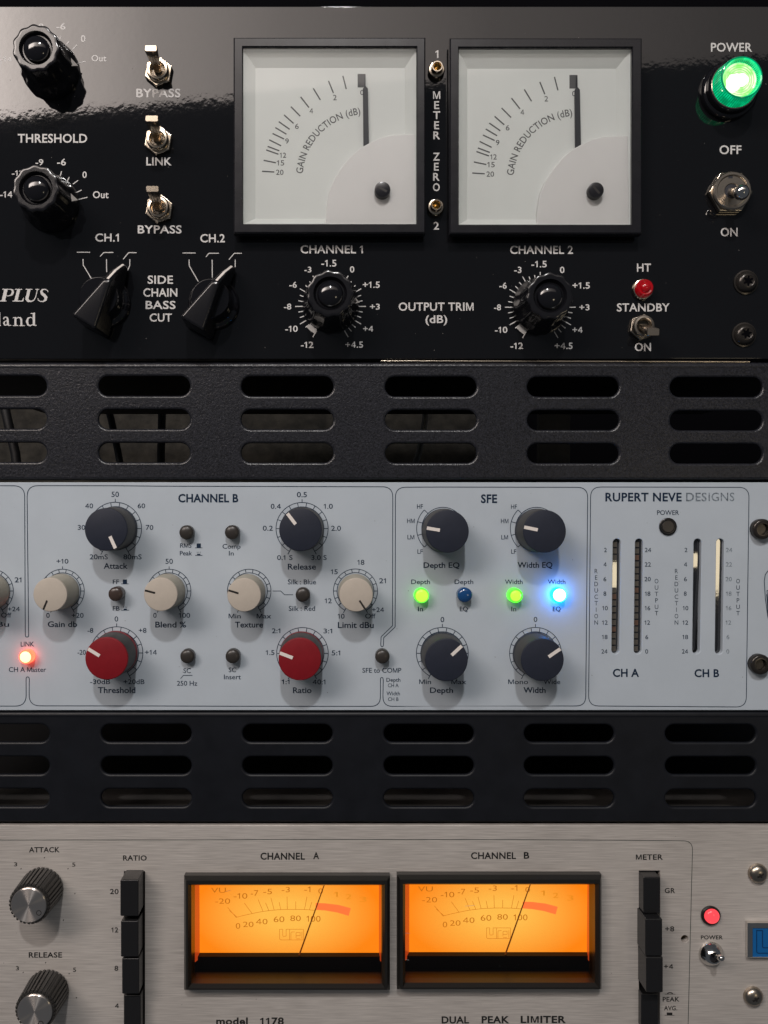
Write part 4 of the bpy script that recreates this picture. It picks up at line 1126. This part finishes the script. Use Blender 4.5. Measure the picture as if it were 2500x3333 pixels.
# ribbed knobs with spun metal caps
def ribbed(cap, rpx, label, mark):
    hgt = 15.0
    x, z = at(*s1(*cap), hgt)
    r = mm(*s1(*cap), rpx * .3737, hgt)
    N = 30
    def mod(a, k):
        t = (a * N / (2 * math.pi)) % 1
        return 1.0 if t < .58 else .93
    mb = MB()
    mb.lathe(x, z, [(r + 1.15, .4), (r + 1.2, 1.2), (r + .65, hgt - 1.3), (r + .35, hgt - .8), (r - .4, hgt - .75)], N * 8, mod)
    k = build('knob', mb, 'knob_ribbed', u5, label=label, smooth=25)
    mb = MB(); mb.lathe(x, z, [(r - .5, hgt - .8), (r - .52, hgt - .25), (r - .85, hgt), (.02, hgt - .001)], 96)
    build('cap', mb, 'spun_aluminium', k, org=(x, hgt - .75, z), smooth=35)
    mx_, mz_ = at(*s1(*mark), hgt + .03)
    mb = MB(); pts = []; n = 24
    for i in range(n):
        a = 2 * math.pi * i / n
        pts += [(mx_ + 1.0 * math.cos(a), hgt + .03, mz_ + 1.0 * math.sin(a)), (mx_ + .75 * math.cos(a), hgt + .03, mz_ + .75 * math.sin(a))]
    mb.add(pts, [(2 * i, 2 * ((i + 1) % n), 2 * ((i + 1) % n) + 1, 2 * i + 1) for i in range(n)]); build('pointer_mark', mb, 'pointer_black', k)
ribbed((247, 662), 166, 'ribbed black ATTACK knob with spun metal cap', (338, 727))
ribbed((300, 1590), 164, 'ribbed black RELEASE knob with spun metal cap, cut by the lower edge', (355, 1690))

dust(u5, 60, 0, 2500, 2700, 3333, 'dust_dark')
mb = MB()
for _ in range(26):
    px_, py_ = random.uniform(0, 2450), random.uniform(2700, 3320); L_ = random.uniform(8, 40); a = random.uniform(-.25, .25) + (1.2 if random.random() < .15 else 0)
    strip(mb, idf, [(px_, py_), (px_ + L_ * math.cos(a), py_ + L_ * math.sin(a))], random.uniform(.7, 1.3), .03)
build('scratch_marks', mb, 'scratch_light', u5, kind='stuff')
# push keys
def key(fr, x0, x1, y0, y1, hgt, label, m='key_black'):
    q = quad(x0, x1, y0, y1, hgt, fr)
    mb = MB(); mb.prism(q, -7.5, hgt)
    build('push_key', mb, m, u5, label=label, bevel=.45, smooth=30)
for a in [(s1, 1046, 1206, 440, 757, 9.0, 'black ratio key beside 20'), (s1, 1051, 1206, 797, 1112, 8.2, 'black ratio key beside 12'), (s1, 1061, 1212, 1123, 1434, 7.4, 'black ratio key beside 8'), (s1, 1077, 1226, 1443, 1760, 5.0, 'black ratio key beside 4'),
          (s4, 437, 604, 468, 826, 5.2, 'black meter key beside GR'), (s4, 456, 624, 878, 1245, 9.0, 'black meter key beside +8'), (s4, 464, 630, 1253, 1603, 9.0, 'black meter key beside +4'), (s4, 414, 583, 1612, 1960, 3.2, 'black meter key beside AVG.')]:
    key(*a)

# amber meters
def vu(fr, v, dx, dy, ndl, label, opening):
    Hf = 5.0
    O = quad(v[0], v[1], v[2], v[3], Hf * .5, fr)
    ox0, ox1, oy0, oy1 = opening
    I = quad(ox0, ox1, oy0, oy1, Hf - 1.2, fr)
    def L(q, h, g=0):
        cx = sum(p[0] for p in q) / 4; cz = sum(p[1] for p in q) / 4
        return [(p[0] + (g if p[0] > cx else -g), h, p[1] + (g if p[1] > cz else -g)) for p in q]
    mb = MB()
    pts, fs, n = mb.loft([L(O, .1), L(O, 3.0), L(O, Hf, -1.1), L(I, Hf, 1.0), L(I, Hf - 1.6), L(I, -4.5)])
    mb.add(pts, fs); k = build('meter', mb, 'meter_black', u5, label=label)
    hd = -12.0
    dial = quad(ox0 - 60, ox1 + 60, oy0 - 70, oy0 + 533, hd, fr)
    cxx = sum(p[0] for p in dial) / 4; czz = sum(p[1] for p in dial) / 4
    # amber card box: side walls run from the card to the front
    xl, xr = at(*fr(ox0 + 58 if v is VA else ox0 + 30, 0), hd)[0], at(*fr(ox1 - 22 if v is VA else ox1 - 55, 0), hd)[0]
    zt_, zb_ = dial[2][1], dial[0][1]
    zs_ = at(*fr(ox0, oy0 + 525), -8)[1]
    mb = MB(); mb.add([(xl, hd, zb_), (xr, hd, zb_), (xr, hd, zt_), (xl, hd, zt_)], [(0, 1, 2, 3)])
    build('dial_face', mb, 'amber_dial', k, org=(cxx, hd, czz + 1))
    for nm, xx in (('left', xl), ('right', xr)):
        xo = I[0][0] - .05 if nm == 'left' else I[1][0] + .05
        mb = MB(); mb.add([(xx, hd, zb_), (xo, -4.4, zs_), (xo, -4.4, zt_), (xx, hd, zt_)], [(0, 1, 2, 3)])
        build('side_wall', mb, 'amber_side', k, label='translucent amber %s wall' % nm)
    mb = MB(); mb.add([(xl, hd, zt_), (xr, hd, zt_), (I[1][0], -4.4, I[2][1] + .05), (I[0][0], -4.4, I[2][1] + .05)], [(0, 1, 2, 3)]); build('top_wall', mb, 'meter_black', k)
    # black lower shield: upright then sloping out to the front
    hs = -9.0
    yA, yB, yC = oy0 + 518, oy0 + 618, oy0 + 716
    a0, a1 = at(*fr(ox0 - 30, yA), hs), at(*fr(ox1 + 30, yA), hs)
    b0, b1 = at(*fr(ox0 - 30, yB), hs), at(*fr(ox1 + 30, yB), hs)
    cz_ = at(*fr(ox0, yC), -1)[1]
    mb = MB(); mb.add([(a0[0], hd, a0[1]), (a1[0], hd, a1[1]), (a1[0], hs, a1[1]), (a0[0], hs, a0[1]), (b0[0], hs, b0[1]), (b1[0], hs, b1[1]), (b1[0], -1, cz_), (b0[0], -1, cz_)],
                      [(0, 1, 2, 3), (3, 2, 5, 4), (4, 5, 6, 7)])
    build('lower_shield', mb, 'shield_black', k)
    # scale
    f2 = lambda x, y: fr(x + dx, y + dy)
    hp = hd + .06
    tk = [[(405, 568), (467, 640)], [(418, 590), (474, 640)], [(528, 537), (583, 612)], [(628, 510), (665, 600)], [(682, 535), (708, 595)], [(722, 500), (746, 590)], [(782, 530), (793, 585)], [(839, 490), (842, 583)],
          [(903, 525), (903, 582)], [(985, 490), (967, 583)], [(1020, 530), (1003, 585)]]
    mb = MB()
    for p in tk: strip(mb, f2, p, 3.2, hp)
    strip(mb, f2, [(465, 642), (523, 627), (583, 614), (640, 602), (700, 593), (770, 586), (842, 583), (905, 583), (967, 584), (1045, 590)], 3.2, hp + .01)
    build('scale_marks', mb, 'dial_ink', k)
    mb = MB(); strip(mb, f2, [(1048, 561), (1120, 565), (1210, 578), (1297, 602)], [50, 52, 56, 58], hp); build('red_zone', mb, 'dial_red', k)
    for s, x0, x1, yt, yb in [('VU', 285, 393, 425, 462), ('-20', 315, 424, 503, 542), ('-10', 450, 550, 465, 505), ('-7', 575, 630, 443, 485), ('-5', 665, 730, 433, 472), ('-3', 800, 860, 419, 458), ('-1', 965, 1010, 416, 457), ('0', 1068, 1102, 430, 468),
                              ('0', 465, 498, 683, 724), ('20', 518, 595, 673, 712), ('40', 613, 697, 652, 692), ('60', 742, 820, 634, 676), ('80', 863, 940, 628, 668), ('100', 982, 1084, 630, 673)]:
        T(k, f2, s, x0, x1, yt, yb, 'dial_ink', off=-.004, h=hp, label='amber dial lettering %s' % s)
    for s, x0, x1, yt, yb in [('1', 1180, 1210, 455, 492), ('2', 1270, 1310, 472, 508), ('3', 1370, 1420, 490, 528)]:
        T(k, f2, s, x0, x1, yt, yb, 'dial_ink_faint', off=0, h=hp, label='faint dial number %s' % s)
    lg = [fillet([(785, 728), (785, 806, 14), (868, 806)]), fillet([(808, 728), (808, 780, 8), (833, 780, 8), (833, 728)]), [(785, 728), (808, 728)], [(833, 728), (958, 728)], [(858, 728), (858, 806)],
          fillet([(868, 806), (868, 748, 10), (895, 748)]), fillet([(905, 790), (905, 752, 8), (935, 752), (935, 775), (905, 775)]), [(905, 798), (935, 798)], [(948, 745), (948, 800)], [(960, 728), (960, 806)], [(868, 806), (960, 806)]]
    mb = MB()
    for i, p in enumerate(lg): strip(mb, f2, p, 3.0, hp + .004 * i)
    build('printed_logo', mb, 'dial_ink', k, label='outlined square lettering logo on the amber dial')
    # needle
    (nx0, ny0), (nx1, ny1) = ndl
    hn = -10.2
    A, Bn = at(*fr(nx0 + (nx0 - nx1) * .12, ny0 + (ny0 - ny1) * .12), hn), at(*fr(nx1, ny1 + 30), hn)
    mb = MB(); mb.tube([(A[0], hn, A[1]), (Bn[0], hn, Bn[1])], [.2, .32], 8); build('needle', mb, 'needle_dark', k)
    mb = MB(); g = quad(ox0 - 4, ox1 + 4, oy0 - 4, oy1 + 4, .0, fr); mb.flat(g, .0); build('window_glass', mb, 'window_glass', k)
    return k
vu(s2, VA, 0, 0, ((1108, 410), (925, 895)), 'left amber VU meter under CHANNEL A', (140, 1533, 410, 1128))
vu(s3, VB, -59, -10, ((1041, 410), (861, 888)), 'right amber VU meter under CHANNEL B', (133, 1520, 405, 1122))

# power lamp and toggle, screws, badge
x, z = at(*s4(1112, 862), 2)
mb = MB(); mb.lathe(x, z, [(3.7, .1), (3.75, .9), (3.4, 1.3), (3.0, 1.3), (2.9, .8)], 44); k = build('indicator_lamp', mb, 'meter_black', u5, smooth=40, label='lit red power lamp')
x, z = at(*s4(1118, 862), 2)
mb = MB(); mb.lathe(x, z, [(2.85, .6)] + [(2.85 * math.cos(t), 1.2 + 1.6 * math.sin(t)) for t in [i * math.pi / 16 for i in range(0, 8)]] + [(.02, 2.8)], 40); build('lens', mb, 'power_red', k, smooth=60)
x, z = at(*s4(1112, 1236), 1.5)
mb = MB(); mb.lathe(x, z, [(4.7, .1), (4.75, .6), (4.3, 1.3), (3.5, 2.4), (2.7, 3.4), (2.3, 3.7), (1.9, 3.5), (1.8, 2.0)], 48); k = build('toggle_switch', mb, 'chrome', u5, smooth=50, label='chrome power toggle switch')
mb = MB(); mb.lathe(x, z, [(1.8, 2.4), (.02, 2.5)], 20); build('bore', mb, 'needle_black', k)
ex, ez = at(*s4(1205, 1262), 9.5)
P0 = Vector((x, 2.5, z)); P1 = Vector((ex, 9.5, ez)); path = []; rs = []
for t, r in [(0, .9), (.5, .95), (.75, 1.1), (.9, 1.3), (1.0, 1.15), (1.06, .7), (1.09, .1)]: path.append(tuple(P0.lerp(P1, t))); rs.append(r)
mb = MB(); mb.tube(path, rs, 16); build('lever', mb, 'chrome', k, smooth=60)
for p, a, lb in [((1578, 447), -1.05, 'upper slotted steel screw at the right edge'), ((1532, 1660), -1.05, 'lower slotted steel screw at the right edge')]:
    x, z = at(*s4(*p), 2)
    mb = MB(); mb.lathe(x, z, [(3.75, .1), (3.7, .9), (3.2, 1.8), (2.2, 2.5), (1.0, 2.8), (.02, 2.85)], 44); k = build('rack_screw', mb, 'dark_nickel', u5, smooth=60, label=lb)
    mb = MB(); ca, sa = math.cos(a), math.sin(a)
    for (l_, w_) in ((3.0, .38),):
        pts = []; n = 12
        for i in range(n + 1):
            t = -l_ + 2 * l_ * i / n; h = 2.9 - (t / 3.4) ** 2 * 1.35
            pts += [(x + t * ca - w_ * sa, h, z + t * sa + w_ * ca), (x + t * ca + w_ * sa, h, z + t * sa - w_ * ca)]
        mb.add(pts, [(2 * i, 2 * i + 2, 2 * i + 3, 2 * i + 1) for i in range(n)])
        pts = []
        for i in range(7):
            t = -1.5 + 3.0 * i / 6; h = 2.93 - (t / 3.4) ** 2 * 1.35
            pts += [(x - t * sa + .35 * ca, h, z + t * ca + .35 * sa), (x - t * sa - .35 * ca, h, z + t * ca - .35 * sa)]
        mb.add(pts, [(2 * i, 2 * i + 2, 2 * i + 3, 2 * i + 1) for i in range(6)])
    build('screw_slot', mb, 'pointer_black', k)
q = quad(1462, 2500, 922, 1262, 2.2, s4)
mb = MB(); qi = quad(1508, 2460, 968, 1262 - 10, 2.6, s4)
pts, fs, n = mb.loft([[(p[0], .1, p[1]) for p in q], [(p[0], 1.9, p[1]) for p in q], [(p[0], 2.6, p[1]) for p in qi], [(p[0], 2.1, p[1]) for p in qi]])
fs.append(tuple(range(3 * n, 4 * n))); mb.add(pts, fs); k = build('badge', mb, 'chrome', u5, label='blue enamel badge with silver rim cut by the right edge', bevel=.0)
mb = MB(); mb.prism(quad(1508, 2460, 970, 1250, 2.2, s4), 2.1, 2.3); build('enamel', mb, 'badge_blue', k)
mb = MB()
for i, p in enumerate([fillet([(1548, 990), (1548, 1215, 22), (1800, 1215)]), fillet([(1605, 990), (1605, 1162, 18), (1800, 1162)]), [(1545, 992), (1608, 992)]]): strip(mb, s4, p, 9, 2.36 + .01 * i)
build('badge_relief', mb, 'badge_navy', k, label='dark outlined angular letter on the badge')

# ================================================================== room seen through the slots
mb = MB(); mb.add([(-420, -420, -300), (140, -420, -300), (140, -420, 300), (-420, -420, 300)], [(0, 1, 2, 3)])
build('back_wall', mb, 'back_wall', None, kind='structure')
mb = MB(); mb.add([(-600, -470, -500), (600, -470, -500), (600, -470, 500), (-600, -470, 500)], [(0, 1, 2, 3)])
build('dark_backdrop', mb, 'void_black', None, kind='structure')  # black sheet standing in for the unlit depth behind the slots
def cable(pts, r, m, label):
    mb = MB(); P = []
    for (px, py, h) in pts:
        x, z = at(px, py, h); P.append((x, h, z))
    mb.tube(P, r, 10)
    build('cable', mb, m, None, smooth=60, label=label, category='cable', group='cables hanging behind the upper vent panel')
cable([(340, 1290, -240), (362, 1365, -240), (385, 1475, -240), (400, 1560, -240)], 2.4, 'cable_black', 'black slanting cable behind the second slot column, nearer its left end')
cable([(528, 1290, -240), (527, 1365, -240), (524, 1475, -240), (524, 1560, -240)], 2.6, 'cable_black', 'black upright cable behind the second slot column, nearer its right end')
cable([(8, 1290, -250), (24, 1365, -250), (50, 1475, -250), (60, 1560, -250)], 3.2, 'cable_black', 'black slanting cable behind the slots at the left edge')
cable([(1385, 1290, -230), (1384, 1365, -230), (1364, 1475, -230), (1340, 1540, -230)], 2.0, 'cable_grey', 'thin grey cable behind the slots of the fourth column')
mb = MB(); x0 = at(1762, 0, -300)[0]; x1 = at(1866, 0, -300)[0]; mb.box(x0, x1, -60, 100, -306, -300)
build('rack_rail', mb, 'rail_grey', None, label='dim grey upright rail behind the fifth slot column', category='rack rail')
